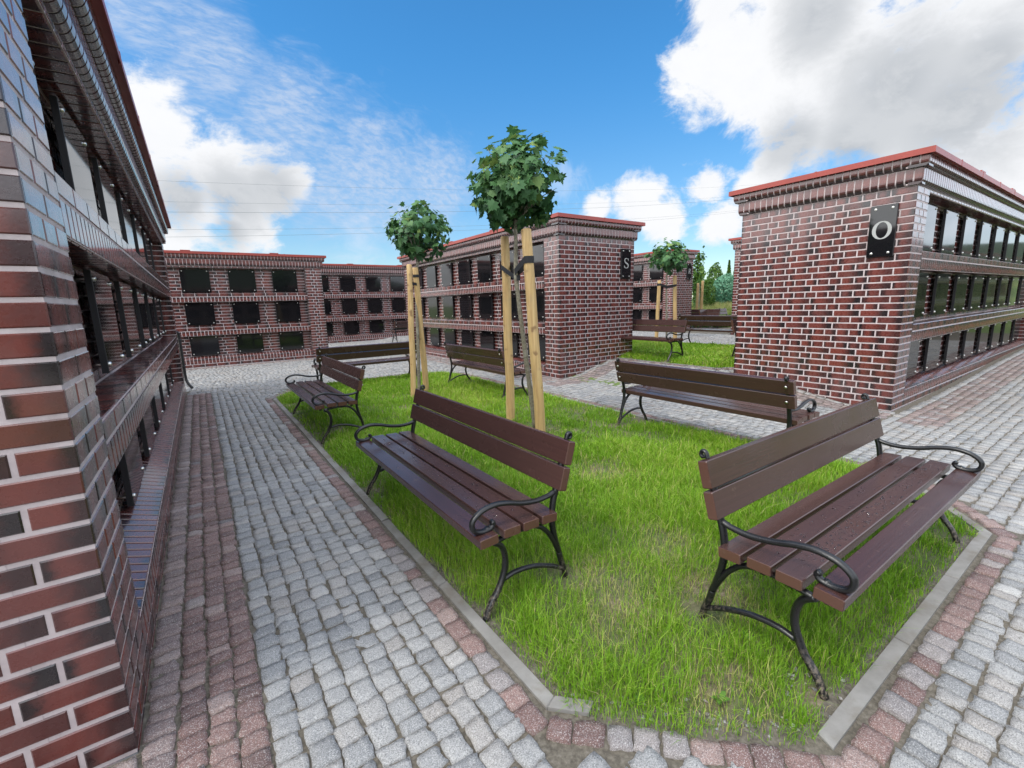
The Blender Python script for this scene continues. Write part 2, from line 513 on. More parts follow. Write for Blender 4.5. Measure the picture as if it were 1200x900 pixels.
def columbarium(name, loc, Lx, Ly, faces, label, detail=True):
    """faces: dict side -> None (bonded end wall) or dict(first, pitch, n, w) of niche columns"""
    root = empty(name, loc)
    tag(root, label, 'columbarium', 'brick columbarium buildings')
    mb = MB()
    sides = {'s': ((0, 0, 0), (1, 0, 0), (0, -1, 0), Lx), 'e': ((Lx, 0, 0), (0, 1, 0), (1, 0, 0), Ly),
             'n': ((Lx, Ly, 0), (-1, 0, 0), (0, 1, 0), Lx), 'w': ((0, Ly, 0), (0, -1, 0), (-1, 0, 0), Ly)}
    g = .0034                                   # joint depth
    ins = {k: (REC if faces.get(k) else g) for k in sides}
    mb.box(ins['w'], Lx - ins['e'], ins['s'], Ly - ins['n'], BELOW, Z_COR2, 0)
    ncourse = 32
    for k, (P, U, N, L) in sides.items():
        f = faces.get(k)
        def w_pt(u, n, z): return (P[0] + U[0] * u + N[0] * n, P[1] + U[1] * u + N[1] * n, z)
        def slab(u0, u1, n0, n1, z0, z1):
            vs = [w_pt(u, n, z) for z in (z0, z1) for (u, n) in ((u0, n1), (u1, n1), (u1, n0), (u0, n0))]
            mb.add(vs, [(0, 3, 2, 1), (4, 5, 6, 7), (0, 1, 5, 4), (1, 2, 6, 5), (2, 3, 7, 6), (3, 0, 4, 7)], 0)
        if not f:
            ce = 0 if k in 'sn' else .0042          # corner bricks of one face stop behind those of the other
            for c in range(-4, ncourse):
                z0 = c * C_; z1 = z0 + C_
                if c % 2 == 0: run(mb, P, U, N, ce, L - ce, z0, z1, .262, .125, .125)
                else: run(mb, P, U, N, ce, L - ce, z0, z1, .131, .225, .225)
        else:
            # piers: mortar core + bonded bricks on the face and on the return
            for (a, b, s_) in ((0, PIER, 1), (L - PIER, L, -1)):
                a2 = a + g + .0012; b2 = b - g - .0012
                slab(a2, b2, -REC - .02, -g, BELOW, Z_COR2 - .002)
                for c in range(-4, ncourse):
                    z0 = c * C_; z1 = z0 + C_
                    a3 = a + (.0042 if s_ > 0 else 0); b3 = b - (.0042 if s_ < 0 else 0)
                    if c % 2 == 0: run(mb, P, U, N, a3, b3, z0, z1, .131)
                    else: run(mb, P, U, N, a3, b3, z0, z1, .21)
                    # the return into the recess
                    if z1 < Z_R3 - .06 : continue
                    if s_ > 0: run(mb, w_pt(b, -.0125, 0), (-N[0], -N[1], 0), (U[0], U[1], 0), 0, REC - .014, z0, z1, .17)
                    else: run(mb, w_pt(a, -REC + .002, 0), (N[0], N[1], 0), (-U[0], -U[1], 0), 0, REC - .014, z0, z1, .17)
            u0, u1 = PIER, L - PIER
            # base, sill
            slab(u0, u1, -REC - .02, -g, BELOW, Z_SILL1 - .006)
            for c in range(-4, 1): run(mb, P, U, N, u0, u1, c * C_, c * C_ + C_, .262, .125 if c % 2 else None)
            run(mb, P, U, N, u0, u1, Z_SILL0, Z_SILL1, .0775, axis='v')
            sl = math.hypot(REC, Z_R3 - Z_SILL1)
            V = (-N[0] * REC / sl, -N[1] * REC / sl, (Z_R3 - Z_SILL1) / sl)
            Nn = (N[0] * (Z_R3 - Z_SILL1) / sl, N[1] * (Z_R3 - Z_SILL1) / sl, REC / sl)
            run(mb, w_pt(0, -.001, Z_SILL1), U, Nn, u0, u1, -.004, sl, .0775, V=V, axis='v')
            vs = [w_pt(u, n, z) for u in (u0, u1) for (n, z) in ((-g - .004, Z_SILL1 - .007), (-REC - .001, Z_R3 - .007), (-REC - .001, .1), (-g - .004, .1))]
            mb.add(vs, [(0, 1, 2, 3), (7, 6, 5, 4), (0, 4, 5, 1), (3, 2, 6, 7), (0, 3, 7, 4), (1, 5, 6, 2)], 0)
            # bands between the rows of niches
            for (za, zb, zc) in ((Z_B2, Z_B2C, Z_R2), (Z_B1, Z_B1C, Z_R1)):
                slab(u0, u1, -REC - .02, -g, za + .004, zc - .004)
                run(mb, P, U, N, u0, u1, za, zb, .0775, axis='v')
                run(mb, P, U, N, u0, u1, zb, zc, .262)
                run(mb, w_pt(0, -.001, zc), U, (0, 0, 1), u0, u1, .0, REC - .002, .262, V=(-N[0], -N[1], 0))
                run(mb, w_pt(0, -REC + .002, za), U, (0, 0, -1), u0, u1, .0, REC - .004, .131, V=(N[0], N[1], 0))
            # fascia under the cornice
            slab(u0, u1, -REC - .02, -g, Z_FAS + .004, Z_COR2 - .003)
            run(mb, P, U, N, u0, u1, Z_FAS, Z_COR1 - .04, .131)
            run(mb, w_pt(0, -REC + .002, Z_FAS), U, (0, 0, -1), u0, u1, .0, REC - .004, .131, V=(N[0], N[1], 0))
            # recessed brickwork
            Pr = w_pt(0, -REC + g, 0)
            for (za, zb) in ((Z_R3, Z_B2), (Z_R2, Z_B1), (Z_R1, Z_FAS)):
                n = int(round((zb - za) / C_)); h = (zb - za) / n
                for c in range(n):
                    run(mb, Pr, U, N, u0, u1, za + c * h, za + c * h + h, .262, .13 if c % 2 else None)
        # cornice: two projecting stages of rounded bricks
        for (za, zb, pr, dz) in ((Z_COR1 - .04, Z_COR2, .045, 0), (Z_COR2, Z_ROOF0, .095, 0)):
            prof = [(-.08, za + .002), (pr - .045, za + .002)]
            for q in range(1, 6):
                th = q / 5 * math.pi / 2
                prof.append((pr - .045 + .045 * math.sin(th), za + .002 + .055 * (1 - math.cos(th))))
            prof += [(pr, zb - JT * .6), (-.08, zb - JT * .6)]
            e = pr if k in 'sn' else pr - .004
            bullnose_row(mb, P, U, N, -e, L + e, prof)
            core = [(-.10, za + .006)] + [(a - .0035, b + .0035) for a, b in prof[1:-2]] + [(pr - .0035, zb - .001), (-.10, zb - .001)]
            bullnose_row(mb, P, U, N, -e + .006, L + e - .006, core, 99, 0)
    wall = mb.build('wall', [M['mortar'], M['brick']], root)
    # roof: folded red sheet with lap joints
    rb = MB(); o_ = .135
    x0, x1, y0, y1 = -o_, Lx + o_, -o_, Ly + o_
    ins_, rise = min(Lx, Ly) * .5, .05
    rb.add([(x0, y0, Z_ROOF0), (x1, y0, Z_ROOF0), (x1, y1, Z_ROOF0), (x0, y1, Z_ROOF0), (x0, y0, Z_ROOF1), (x1, y0, Z_ROOF1), (x1, y1, Z_ROOF1), (x0, y1, Z_ROOF1)],
           [(0, 3, 2, 1), (0, 1, 5, 4), (1, 2, 6, 5), (2, 3, 7, 6), (3, 0, 4, 7)])
    if Lx > Ly: rid = [(x0 + ins_, (y0 + y1) / 2, Z_ROOF1 + rise), (x1 - ins_, (y0 + y1) / 2, Z_ROOF1 + rise)]; top = [(0, 1, 5, 4), (1, 2, 5), (2, 3, 4, 5), (3, 0, 4)]
    else: rid = [((x0 + x1) / 2, y0 + ins_, Z_ROOF1 + rise), ((x0 + x1) / 2, y1 - ins_, Z_ROOF1 + rise)]; top = [(0, 1, 4), (1, 2, 5, 4), (2, 3, 5), (3, 0, 4, 5)]
    rb.add([(x0, y0, Z_ROOF1), (x1, y0, Z_ROOF1), (x1, y1, Z_ROOF1), (x0, y1, Z_ROOF1)] + rid, top)
    # drip edge and lap joints
    for (a0, a1, b0, b1) in ((x0 - .006, x1 + .006, y0 - .006, y0), (x0 - .006, x1 + .006, y1, y1 + .006), (x0 - .006, x0, y0, y1), (x1, x1 + .006, y0, y1)):
        rb.box(a0, a1, b0, b1, Z_ROOF0 - .018, Z_ROOF1 - .006)
    for (A0, A1, fixed, ax) in ((x0, x1, y0, 0), (x0, x1, y1, 0), (y0, y1, x0, 1), (y0, y1, x1, 1)):
        m_ = max(2, int(round((A1 - A0) / 1.0)))
        for q in range(1, m_):
            c_ = A0 + (A1 - A0) * q / m_
            if ax == 0: rb.box(c_ - .012, c_ + .012, fixed - .008, fixed + .008, Z_ROOF0 - .019, Z_ROOF1 + .004)
            else: rb.box(fixed - .008, fixed + .008, c_ - .012, c_ + .012, Z_ROOF0 - .019, Z_ROOF1 + .004)
    Lm = max(Lx, Ly)
    for q in range(1, int(Lm / 1.9) + 1):
        s_ = q * 1.9
        for (cx, cy) in (((s_, y0 + .10), (s_, y1 - .10)) if Lx > Ly else ((x0 + .10, s_), (x1 - .10, s_))):
            rb.box(cx - .10, cx + .10, cy - .10, cy + .10, Z_ROOF1 - .03, Z_ROOF1 + .022)
    rb.build('roof', M['roof'], root)
    for k, f in faces.items():
        if not f: continue
        P, U, N, L = sides[k]
        for i in range(f['n']):
            u = f['first'] + i * f['pitch'] + f['w'] / 2
            for (zc, h) in ((2.125, .56), (1.315, .545), (.525, .49)):
                add_plate(root, P, U, N, u, zc, f['w'], h, -REC + .072, bolts=detail)
    return root

# letters as flat ribbons with thick and thin strokes
def ribbon(mb, pts, wid, thick=.003):
    n = len(pts); L = []; Rr = []
    for i, p in enumerate(pts):
        a = pts[max(i - 1, 0)]; b = pts[min(i + 1, n - 1)]
        t = np.array([b[0] - a[0], b[1] - a[1]]); t = t / (np.hypot(*t) + 1e-9); nn = np.array([-t[1], t[0]])
        L.append(np.array(p) + nn * wid[i] / 2); Rr.append(np.array(p) - nn * wid[i] / 2)
    vs = [(a[0], -thick, a[1]) for a in L] + [(a[0], -thick, a[1]) for a in Rr] + [(a[0], 0.001, a[1]) for a in L] + [(a[0], .001, a[1]) for a in Rr]
    fs = []
    for i in range(n - 1):
        fs.append((i, n + i, n + i + 1, i + 1)); fs.append((i, i + 1, 2 * n + i + 1, 2 * n + i)); fs.append((n + i, 3 * n + i, 3 * n + i + 1, n + i + 1))
    mb.add(vs, fs)

def letter_mesh(ch, h):
    mb = MB(); w = h * .86
    if ch == 'O':
        n = 48; pts = []; wid = []
        for i in range(n + 1):
            q = 2 * math.pi * i / n
            pts.append((math.cos(q) * w * .42, math.sin(q) * h * .46)); wid.append(h * (.055 + .125 * abs(math.cos(q)) ** 1.5))
        ribbon(mb, pts, wid)
    elif ch == 'S':
        P = [(.27, .30), (.20, .42), (.02, .47), (-.18, .42), (-.25, .26), (-.16, .10), (.02, .0), (.20, -.11), (.27, -.27), (.18, -.42), (-.02, -.47), (-.20, -.42), (-.28, -.28)]
        W = [.05, .05, .055, .08, .11, .14, .15, .14, .11, .08, .055, .05, .05]
        sp = spline([(x * h, y * h, 0) for x, y in P], 5)
        ribbon(mb, [(p.x, p.y) for p in sp], np.interp(np.linspace(0, 12, len(sp)), range(13), W) * h)
        ribbon(mb, [(.285 * h, .47 * h), (.285 * h, .24 * h)], [.035 * h, .05 * h])
        ribbon(mb, [(-.295 * h, -.22 * h), (-.295 * h, -.47 * h)], [.05 * h, .035 * h])
    else:  # R
        ribbon(mb, [(-.2 * h, -.45 * h), (-.2 * h, .45 * h)], [.13 * h] * 2)
        sp = spline([(-.2 * h, .43 * h, 0), (.08 * h, .42 * h, 0), (.20 * h, .22 * h, 0), (.08 * h, .02 * h, 0), (-.2 * h, .0, 0)], 6)
        ribbon(mb, [(p.x, p.y) for p in sp], [h * (.05 + .09 * math.sin(math.pi * i / (len(sp) - 1)) ** 2) for i in range(len(sp))])
        ribbon(mb, [(.0, .0), (.26 * h, -.45 * h)], [.11 * h, .13 * h])
        ribbon(mb, [(-.32 * h, -.44 * h), (-.08 * h, -.44 * h)], [.04 * h] * 2)
        ribbon(mb, [(-.32 * h, .44 * h), (-.15 * h, .44 * h)], [.04 * h] * 2)
    return mb

def letter_plate(parent, ch, loc, rz, w=.245, h=.56, lh=.20):
    o = bpy.data.objects.new('letter_plate', plate_mesh(w, h)); COL.objects.link(o); o.parent = parent
    o.location = loc; o.rotation_euler = (0, 0, rz)
    for sx in (-1, 1):
        for sz in (-1, 1):
            b = bpy.data.objects.new('bolt', bolt_mesh()); COL.objects.link(b); b.parent = o
            b.location = (sx * (w / 2 - .045), -.0005, sz * (h / 2 - .04)); b.scale = (1, .5, 1)
    letter_mesh(ch, lh).build('letter', M['letter'], o, (0, -.0005, .01))
    o['label'] = 'black letter plate reading ' + ch
    return o

W_Y0, W_Y1 = 1.67, 9.57
w_b = columbarium('columbarium', (-2.30, W_Y0, 0), 1.98, W_Y1 - W_Y0, {'e': dict(first=.47, pitch=1.075, n=7, w=.64)},
                  'brick columbarium along the cobbled path, its wall foot lined with dark red setts')
s_b = columbarium('columbarium', (5.22, 6.08, 0), 1.91, 7.05, {'w': dict(first=7.05 - .56 - .55 - 6 * .92, pitch=.92, n=7, w=.55)},
                  'brick columbarium behind the staked young trees, end wall lettered S')
letter_plate(s_b, 'S', (1.655, -.034, 2.045), 0, w=.26, h=.55, lh=.19)
o_b = columbarium('columbarium', (6.48, 1.70, 0), 8.72, 1.90, {'s': dict(first=.65, pitch=.98, n=8, w=.58)},
                  'large brick columbarium with end wall lettered O and bright red roof edge')
letter_plate(o_b, 'O', (-.034, .265, 2.04), -math.pi / 2, lh=.20)
d_b = columbarium('columbarium', (-1.95, 13.67, 0), 4.95, 1.10, {'s': dict(first=.72, pitch=1.0, n=4, w=.60)},
                  'brick columbarium closing the end of the cobbled path, three columns of black plates in view')
e_b = columbarium('columbarium', (2.9, 17.3, .12), 5.6, 1.10, {'s': dict(first=.59, pitch=.95, n=5, w=.55)},
                  'most distant brick columbarium, between the path-end one and the S one')
m_b = columbarium('columbarium', (13.80, 10.0, .24), 1.12, 5.6, {'w': dict(first=5.6 - .56 - .55 - 4 * .92, pitch=.92, n=5, w=.55)},
                  'brick columbarium glimpsed past the S wall, small round tree in front')
letter_plate(m_b, 'R', (.86, -.034, 2.07), 0, w=.26, h=.55, lh=.19)
n_b = columbarium('columbarium', (13.2, 5.6, .24), 6.0, 1.90, {'s': dict(first=.65, pitch=.98, n=5, w=.58)},
                  'brick columbarium showing only a sliver behind the left edge of the O wall', detail=False)
q_b = columbarium('columbarium', (15.5, -3.1, .05), 18.0, 1.90, {'n': dict(first=.65, pitch=.98, n=17, w=.58)},
                  'brick columbarium across the pavement, mirrored in the plates of the O wall', detail=False)

t_b = columbarium('columbarium', (16.6, 1.72, .14), 8.72, 1.90, {'s': dict(first=.65, pitch=.98, n=8, w=.58)},  # out of frame; added so the plate reflections meet brick
                  'unseen brick columbarium added for mirroring, in line behind the far end of the O building', detail=False)
r_b = columbarium('columbarium', (-7.0, -9.0, 0), 15.0, 1.10, {'n': dict(first=.72, pitch=1.0, n=14, w=.60)},  # unseen; added to darken what the path-end plates mirror
                  'unseen brick columbarium added to be mirrored darkly in the plates at the path end', detail=False)
# downpipe at the far end of the left building
dp = MB()
dp.tube(spline([(1.90, 7.935, 1.06), (1.985, 7.945, 1.03), (2.0, 7.95, .90), (2.0, 7.95, .30), (2.02, 7.93, .15), (2.08, 7.90, .05)], 5), .022, 10)
for zz in (.42, .88): dp.tube([(2.0, 7.95, zz), (2.0, 7.95, zz + .03)], .029, 10)
dp.build('downpipe', M['pipe'], w_b)

# ------------------------------------------------------------------ flower bed outline (grass edge), clockwise
BED = [(.86, 1.05), (.86, 7.75), (1.35, 8.55), (3.55, 8.60), (4.15, 7.9), (4.15, .98), (3.52, .46), (1.44, .46)]

def poly_offset(P, d):
    """offset polygon (clockwise listed) outward by d, mitred"""
    n = len(P); out = []
    for i in range(n):
        p0, p1, p2 = map(np.array, (P[i - 1], P[i], P[(i + 1) % n]))
        e1 = (p1 - p0) / np.linalg.norm(p1 - p0); e2 = (p2 - p1) / np.linalg.norm(p2 - p1)
        n1 = np.array([-e1[1], e1[0]]); n2 = np.array([-e2[1], e2[0]])
        b = (n1 + n2); b = b / (b @ b) * 2
        out.append(tuple(p1 + b * d))
    return out

def poly_dist(P, x, y):
    """signed distance (positive outside)"""
    x = np.asarray(x, float); y = np.asarray(y, float)
    d = np.full(x.shape, 1e9); inside = np.zeros(x.shape, bool)
    n = len(P)
    for i in range(n):
        a = P[i]; b = P[(i + 1) % n]
        ex, ey = b[0] - a[0], b[1] - a[1]
        t = np.clip(((x - a[0]) * ex + (y - a[1]) * ey) / (ex * ex + ey * ey), 0, 1)
        d = np.minimum(d, np.hypot(x - a[0] - t * ex, y - a[1] - t * ey))
        cond = ((a[1] > y) != (b[1] > y))
        with np.errstate(divide='ignore', invalid='ignore'):
            xi = a[0] + (y - a[1]) / (b[1] - a[1] if b[1] != a[1] else 1e-9) * ex
        inside ^= cond & (x < xi)
    return np.where(inside, -d, d)

BED2 = [(6.72, 4.05), (6.72, 10.6), (7.2, 11.3), (9.4, 11.3), (9.9, 10.7), (9.9, 4.5), (9.3, 3.95), (7.2, 3.75)]
BLD = [(-2.30, -.32, W_Y0, W_Y1), (5.22, 7.13, 6.08, 13.13), (6.48, 15.2, 1.70, 3.60), (-1.95, 3.0, 13.67, 14.8), (2.9, 8.5, 17.3, 18.4),
       (13.8, 14.92, 10.0, 15.6), (13.2, 19.2, 5.6, 7.5), (15.5, 33.5, -3.1, -1.2), (16.6, 25.4, 1.72, 3.62)]

# ------------------------------------------------------------------ setts
setts = []   # cx, cy, angle, length, width, red, lod
def row_line(x0, y0, x1, y1, w, redf, lmin=.058, lmax=.106, keep=None, jit=.006):
    L = math.hypot(x1 - x0, y1 - y0); ux, uy = (x1 - x0) / L, (y1 - y0) / L
    ang = math.atan2(uy, ux); s = random.uniform(-.08, 0)
    while s < L:
        l = random.uniform(lmin, lmax)
        c = s + l / 2
        x, y = x0 + ux * c, y0 + uy * c
        if keep is None or keep(x, y):
            r = redf(x, y) if callable(redf) else redf
            setts.append((x + random.gauss(0, jit * .5), y + random.gauss(0, jit * .5), ang + random.gauss(0, .055), l - .0025, w - .003 + random.gauss(0, .0035), r))
        s += l

def in_bld(x, y, m=.03):
    for (a, b, c, d) in BLD:
        if a - m < x < b + m and c - m < y < d + m: return True
    return False

def clear(x, y, dmin=.20):
    if in_bld(x, y): return False
    if float(poly_dist(BED, np.array([x]), np.array([y]))[0]) < dmin: return False
    if float(poly_dist(BED2, np.array([x]), np.array([y]))[0]) < dmin: return False
    return True

rr = lambda x, y: 1.0 if random.random() < .93 else .5
# left path: one grey column at the wall, three red, then grey
for (x, w, red) in ((-.268, .092, 0), (-.178, .082, 1), (-.096, .082, 1), (-.013, .082, 1)):
    row_line(x, -1.8, x, 9.15, w, (rr if red else (lambda x, y: .75)), .046, .086, keep=lambda x, y: clear(x, y))
x = .032
while x < .66:
    row_line(x + .042, -1.8, x + .042, 9.15, .0845, 0.0, keep=lambda x, y: clear(x, y, .172)); x += .0845
# ground in front of the near end wall
x = -.36
while x > -2.6:
    row_line(x, -1.8, x, 1.62, .088, lambda x, y: (.85 if y > 1.15 else 0.0), keep=lambda x, y: clear(x, y)); x -= .088
# near pavement, rows along the south kerb and away to the right
y = .259 + 15 * .088
redO = lambda x, y: ((.75 if random.random() < .8 else .2) if (1.16 < y < 1.50 and x > 6.0) else 0.0)
while y > -2.0:
    row_line(.725, y, 15.5, y, .088, redO, keep=lambda x, y: clear(x, y, .184) and x > .735)
    y -= .088
# strip between the bed and the S / O walls, up the slope
x = 4.36
while x < 6.70:
    row_line(x, 1.70, x, 13.6, .098, lambda x, y: (.7 if (y > 5.9 and 4.75 < x < 5.15 and random.random() < .8) or (5.55 < y < 5.95 and x > 4.75) or (6.05 < x < 6.4 and 1.2 < y < 3.6) else 0.0), keep=lambda x, y: clear(x, y)); x += .098
# yard between the path, the far building and the bed
y = 9.20
while y < 13.65:
    row_line(-3.2, y, 4.32, y, .098, lambda x, y: (.7 if 13.25 < y < 13.6 else 0.0), keep=lambda x, y: clear(x, y) and x < 4.32); y += .098
y = 9.15
while y > 7.3:
    row_line(.72, y, 4.32, y, .098, 0.0, keep=lambda x, y: clear(x, y)); y -= .098
y = 13.7
while y < 17.28:
    row_line(3.0, y, 9, y, .098, 0.0, keep=lambda x, y: clear(x, y)); y += .098
# beyond the slope
x = 6.72
while x < 13.2:
    row_line(x, 3.62, x, 12.0, .098, 0.0, keep=lambda x, y: clear(x, y)); x += .098
# red kerb row round both beds
for bed, reach in ((BED, 8), (BED2, 8)):
    K = poly_offset(bed, .112)
    for i in range(len(K)):
        a, b = K[i], K[(i + 1) % len(K)]
        la = math.hypot(b[0] - a[0], b[1] - a[1]); ea = .035 / la
        a, b = (a[0] + (b[0] - a[0]) * ea, a[1] + (b[1] - a[1]) * ea), (b[0] + (a[0] - b[0]) * ea, b[1] + (a[1] - b[1]) * ea)
        row_line(a[0], a[1], b[0], b[1], .086, lambda x, y: (1.0 if random.random() < .86 else .35), .08, .115, keep=lambda x, y: not in_bld(x, y), jit=.004)

S = np.array(setts)
dist = np.hypot(S[:, 0], S[:, 1])
S = S[(dist < 19)]
dist = np.hypot(S[:, 0], S[:, 1])

def build_setts(S, n, name):
    """each sett an n x n cushion with rounded corners, skirt and rough top"""
    k = len(S)
    t = np.linspace(-1, 1, n)
    gx, gy = np.meshgrid(t, t, indexing='ij'); gx = gx.ravel(); gy = gy.ravel()
    edge = np.maximum(np.abs(gx), np.abs(gy)) > .999
    inner = t[1:-1]
    # squeeze: outer ring is skirt at same outline as next ring a bit wider
    m = .95 if n > 4 else .91
    def prof(a):
        a = a.copy(); q = np.abs(a) < .999
        sc = np.max(np.abs(inner)); a[q] = a[q] / sc * m
        return a
    px, py = prof(gx), prof(gy)
    rad = np.maximum(np.abs(px), np.abs(py))
    corner = (np.abs(px) * np.abs(py)) ** 2
    px = px * (1 - .05 * corner); py = py * (1 - .05 * corner)
    V = np.zeros((k, n * n, 3), np.float32)
    ox = px[None] * S[:, 3:4] / 2; oy = py[None] * S[:, 4:5] / 2
    # irregular outline per sett
    sk = rng.normal(0, .06, (k, 1)); ox = ox + sk * oy; tp = rng.normal(0, .06, (k, 1)); oy = oy * (1 + tp * px[None])
    ox += rng.normal(0, .0021, (k, n * n)); oy += rng.normal(0, .0021, (k, n * n))
    ca, sa = np.cos(S[:, 2:3]), np.sin(S[:, 2:3])
    X = S[:, 0:1] + ox * ca - oy * sa; Y = S[:, 1:2] + ox * sa + oy * ca
    dome = -.0030 * (px ** 10 + py ** 10)[None]
    tx = rng.normal(0, .03, (k, 1)); ty = rng.normal(0, .03, (k, 1))
    Z = gz(X, Y) + dome + rng.normal(0, .0026, (k, 1)) + rng.normal(0, .0021, (k, n * n)) + tx * ox + ty * oy
    Z[:, edge] -= .034
    V[..., 0] = X; V[..., 1] = Y; V[..., 2] = Z
    idx = np.arange(n * n).reshape(n, n)
    q = np.stack([idx[:-1, :-1], idx[1:, :-1], idx[1:, 1:], idx[:-1, 1:]], -1).reshape(-1, 4)
    F = (q[None] + (np.arange(k) * n * n)[:, None, None]).reshape(-1, 4)
    tone = np.repeat(np.clip(rng.normal(.52, .22, k), 0, 1), n * n)
    red = np.repeat(S[:, 5], n * n)
    side = np.tile(edge.astype(np.float32), k)
    return V.reshape(-1, 3), F, tone, red, side

near = dist < 4.2
parts = [build_setts(S[near], 7, 'a'), build_setts(S[~near], 4, 'b')]
V = np.concatenate([p[0] for p in parts]); F = np.concatenate([parts[0][1], parts[1][1] + len(parts[0][0])])
pv = np_mesh('pavement', V, F, M['sett'], dict(tone=np.concatenate([p[2] for p in parts]), red=np.concatenate([p[3] for p in parts]), side=np.concatenate([p[4] for p in parts])), True)
tag(pv, 'granite sett pavement with red sett borders', 'pavement', None, 'structure')

# sand bed under the setts
def grid_mesh(name, xs, ys, zf, m):
    X, Y = np.meshgrid(xs, ys, indexing='ij'); Z = zf(X, Y)
    nx, ny = len(xs), len(ys)
    idx = np.arange(nx * ny).reshape(nx, ny)
    F = np.stack([idx[:-1, :-1], idx[1:, :-1], idx[1:, 1:], idx[:-1, 1:]], -1).reshape(-1, 4)
    return np_mesh(name, np.stack([X, Y, Z], -1).reshape(-1, 3), F, m, None, True)
sb = grid_mesh('joint_sand', np.arange(-4, 19.01, .1), np.arange(-3, 19.01, .1), lambda X, Y: gz(X, Y) - .0105, M['joint'])
tag(sb, 'dark sand in the joints of the paving', 'sand', None, 'structure')

# open ground to the horizon, with a wooded hill on the south-east side
def far_axis(lo, hi, near_lo, near_hi, step):
    a = list(np.arange(near_lo, near_hi + .01, step)); d = step; v = near_hi
    while v < hi: d *= 1.35; v += d; a.append(v)
    d = step; v = near_lo; b = []
    while v > lo: d *= 1.35; v -= d; b.append(v)
    return np.array(sorted(b) + a)
def open_z(X, Y):
    z = gz(X, Y) - .05
    rr_ = np.hypot(X - 8, Y - 6)
    z = z + np.where((X > 13) & (Y > 3), .012 * np.clip(np.hypot(X - 14, Y - 9) - 3, 0, 60), 0)
    a = np.arctan2(Y, X)
    hill = sm(40, 130, rr_) * (np.exp(-((a + .22) / .42) ** 2) * 11 + np.exp(-((a + 1.6) / .55) ** 2) * 22)
    return z + hill
gd = grid_mesh('ground', far_axis(-900, 900, -6, 30, 1.0), far_axis(-900, 900, -8, 30, 1.0), open_z, M['ground'])
tag(gd, 'grassy open ground around the columbaria', 'ground', None, 'structure')

# kerb: concrete strips round the grass, broken into units
def kerb(bed, name, label):
    A = poly_offset(bed, 0.0); B = poly_offset(bed, .050); mb = MB()
    n = len(bed)
    for i in range(n):
        j = (i + 1) % n
        a0, b0, a1, b1 = map(np.array, (A[i], B[i], A[j], B[j]))
        L = np.linalg.norm(a1 - a0); m = max(1, int(round(L / (.80 if i != 7 else .14))))
        for q in range(m):
            t0, t1 = q / m + .003 / L * (q > 0), (q + 1) / m - .003 / L
            if bed is BED and i == 7 and q != m - 1: continue   # buried stretch at the clipped corner
            p = [a0 + (a1 - a0) * t0, a0 + (a1 - a0) * t1, b0 + (b1 - b0) * t1, b0 + (b1 - b0) * t0]
            dz = random.uniform(-.004, .004)
            z = [gz1(*c) + dz for c in p]
            # order p: inner start, inner end, outer end, outer start  (outer is on the left of travel)
            cc = .004
            mid = sum(p) / 4
            top = [c + (mid - c) * np.array([.012, .012]) for c in p]
            vs = [(c[0], c[1], zz - .12) for c, zz in zip(p, z)] + [(c[0], c[1], zz - cc) for c, zz in zip(p, z)] + [(c[0], c[1], zz) for c, zz in zip(top, z)]
            fs = [(8, 9, 10, 11)]
            for lo in (0, 4):
                for e in range(4):
                    f_ = (e + 1) % 4
                    fs.append((lo + e, lo + f_, lo + 4 + f_, lo + 4 + e))
            mb.add(vs, fs)
    o = mb.build(name, M['kerb'])
    return tag(o, label, 'kerb', None, 'structure')
kerb(BED, 'kerb', 'narrow concrete kerb round the near lawn')
kerb(BED2, 'kerb', 'concrete kerb round the raised lawn between the S and O walls')

# lawns
def lawn_z(X, Y, bed):
    d = -poly_dist(bed, X, Y)
    n = vnoise(X * 1.7, Y * 1.7, 1)
    return gz(X, Y) - .012 + .035 * sm(.0, .35, d) + .018 * n * sm(0, .3, d)

def lawn(bed, name, label, step):
    xs = np.arange(min(p[0] for p in bed) - .05, max(p[0] for p in bed) + .06, step); ys = np.arange(min(p[1] for p in bed) - .05, max(p[1] for p in bed) + .06, step)
    X, Y = np.meshgrid(xs, ys, indexing='ij'); Z = lawn_z(X, Y, bed)
    nx, ny = X.shape; idx = np.arange(nx * ny).reshape(nx, ny)
    F = np.stack([idx[:-1, :-1], idx[1:, :-1], idx[1:, 1:], idx[:-1, 1:]], -1).reshape(-1, 4)
    cx = X.ravel()[F].mean(1); cy = Y.ravel()[F].mean(1)
    keep = poly_dist(bed, cx, cy) < .05
    o = np_mesh(name, np.stack([X, Y, Z], -1).reshape(-1, 3), F[keep], M['soil'], None, True)
    return tag(o, label, 'lawn soil', None, 'structure')
lawn(BED, 'lawn_soil', 'brown soil under the near lawn', .08)
lawn(BED2, 'lawn_soil', 'brown soil under the raised lawn', .2)

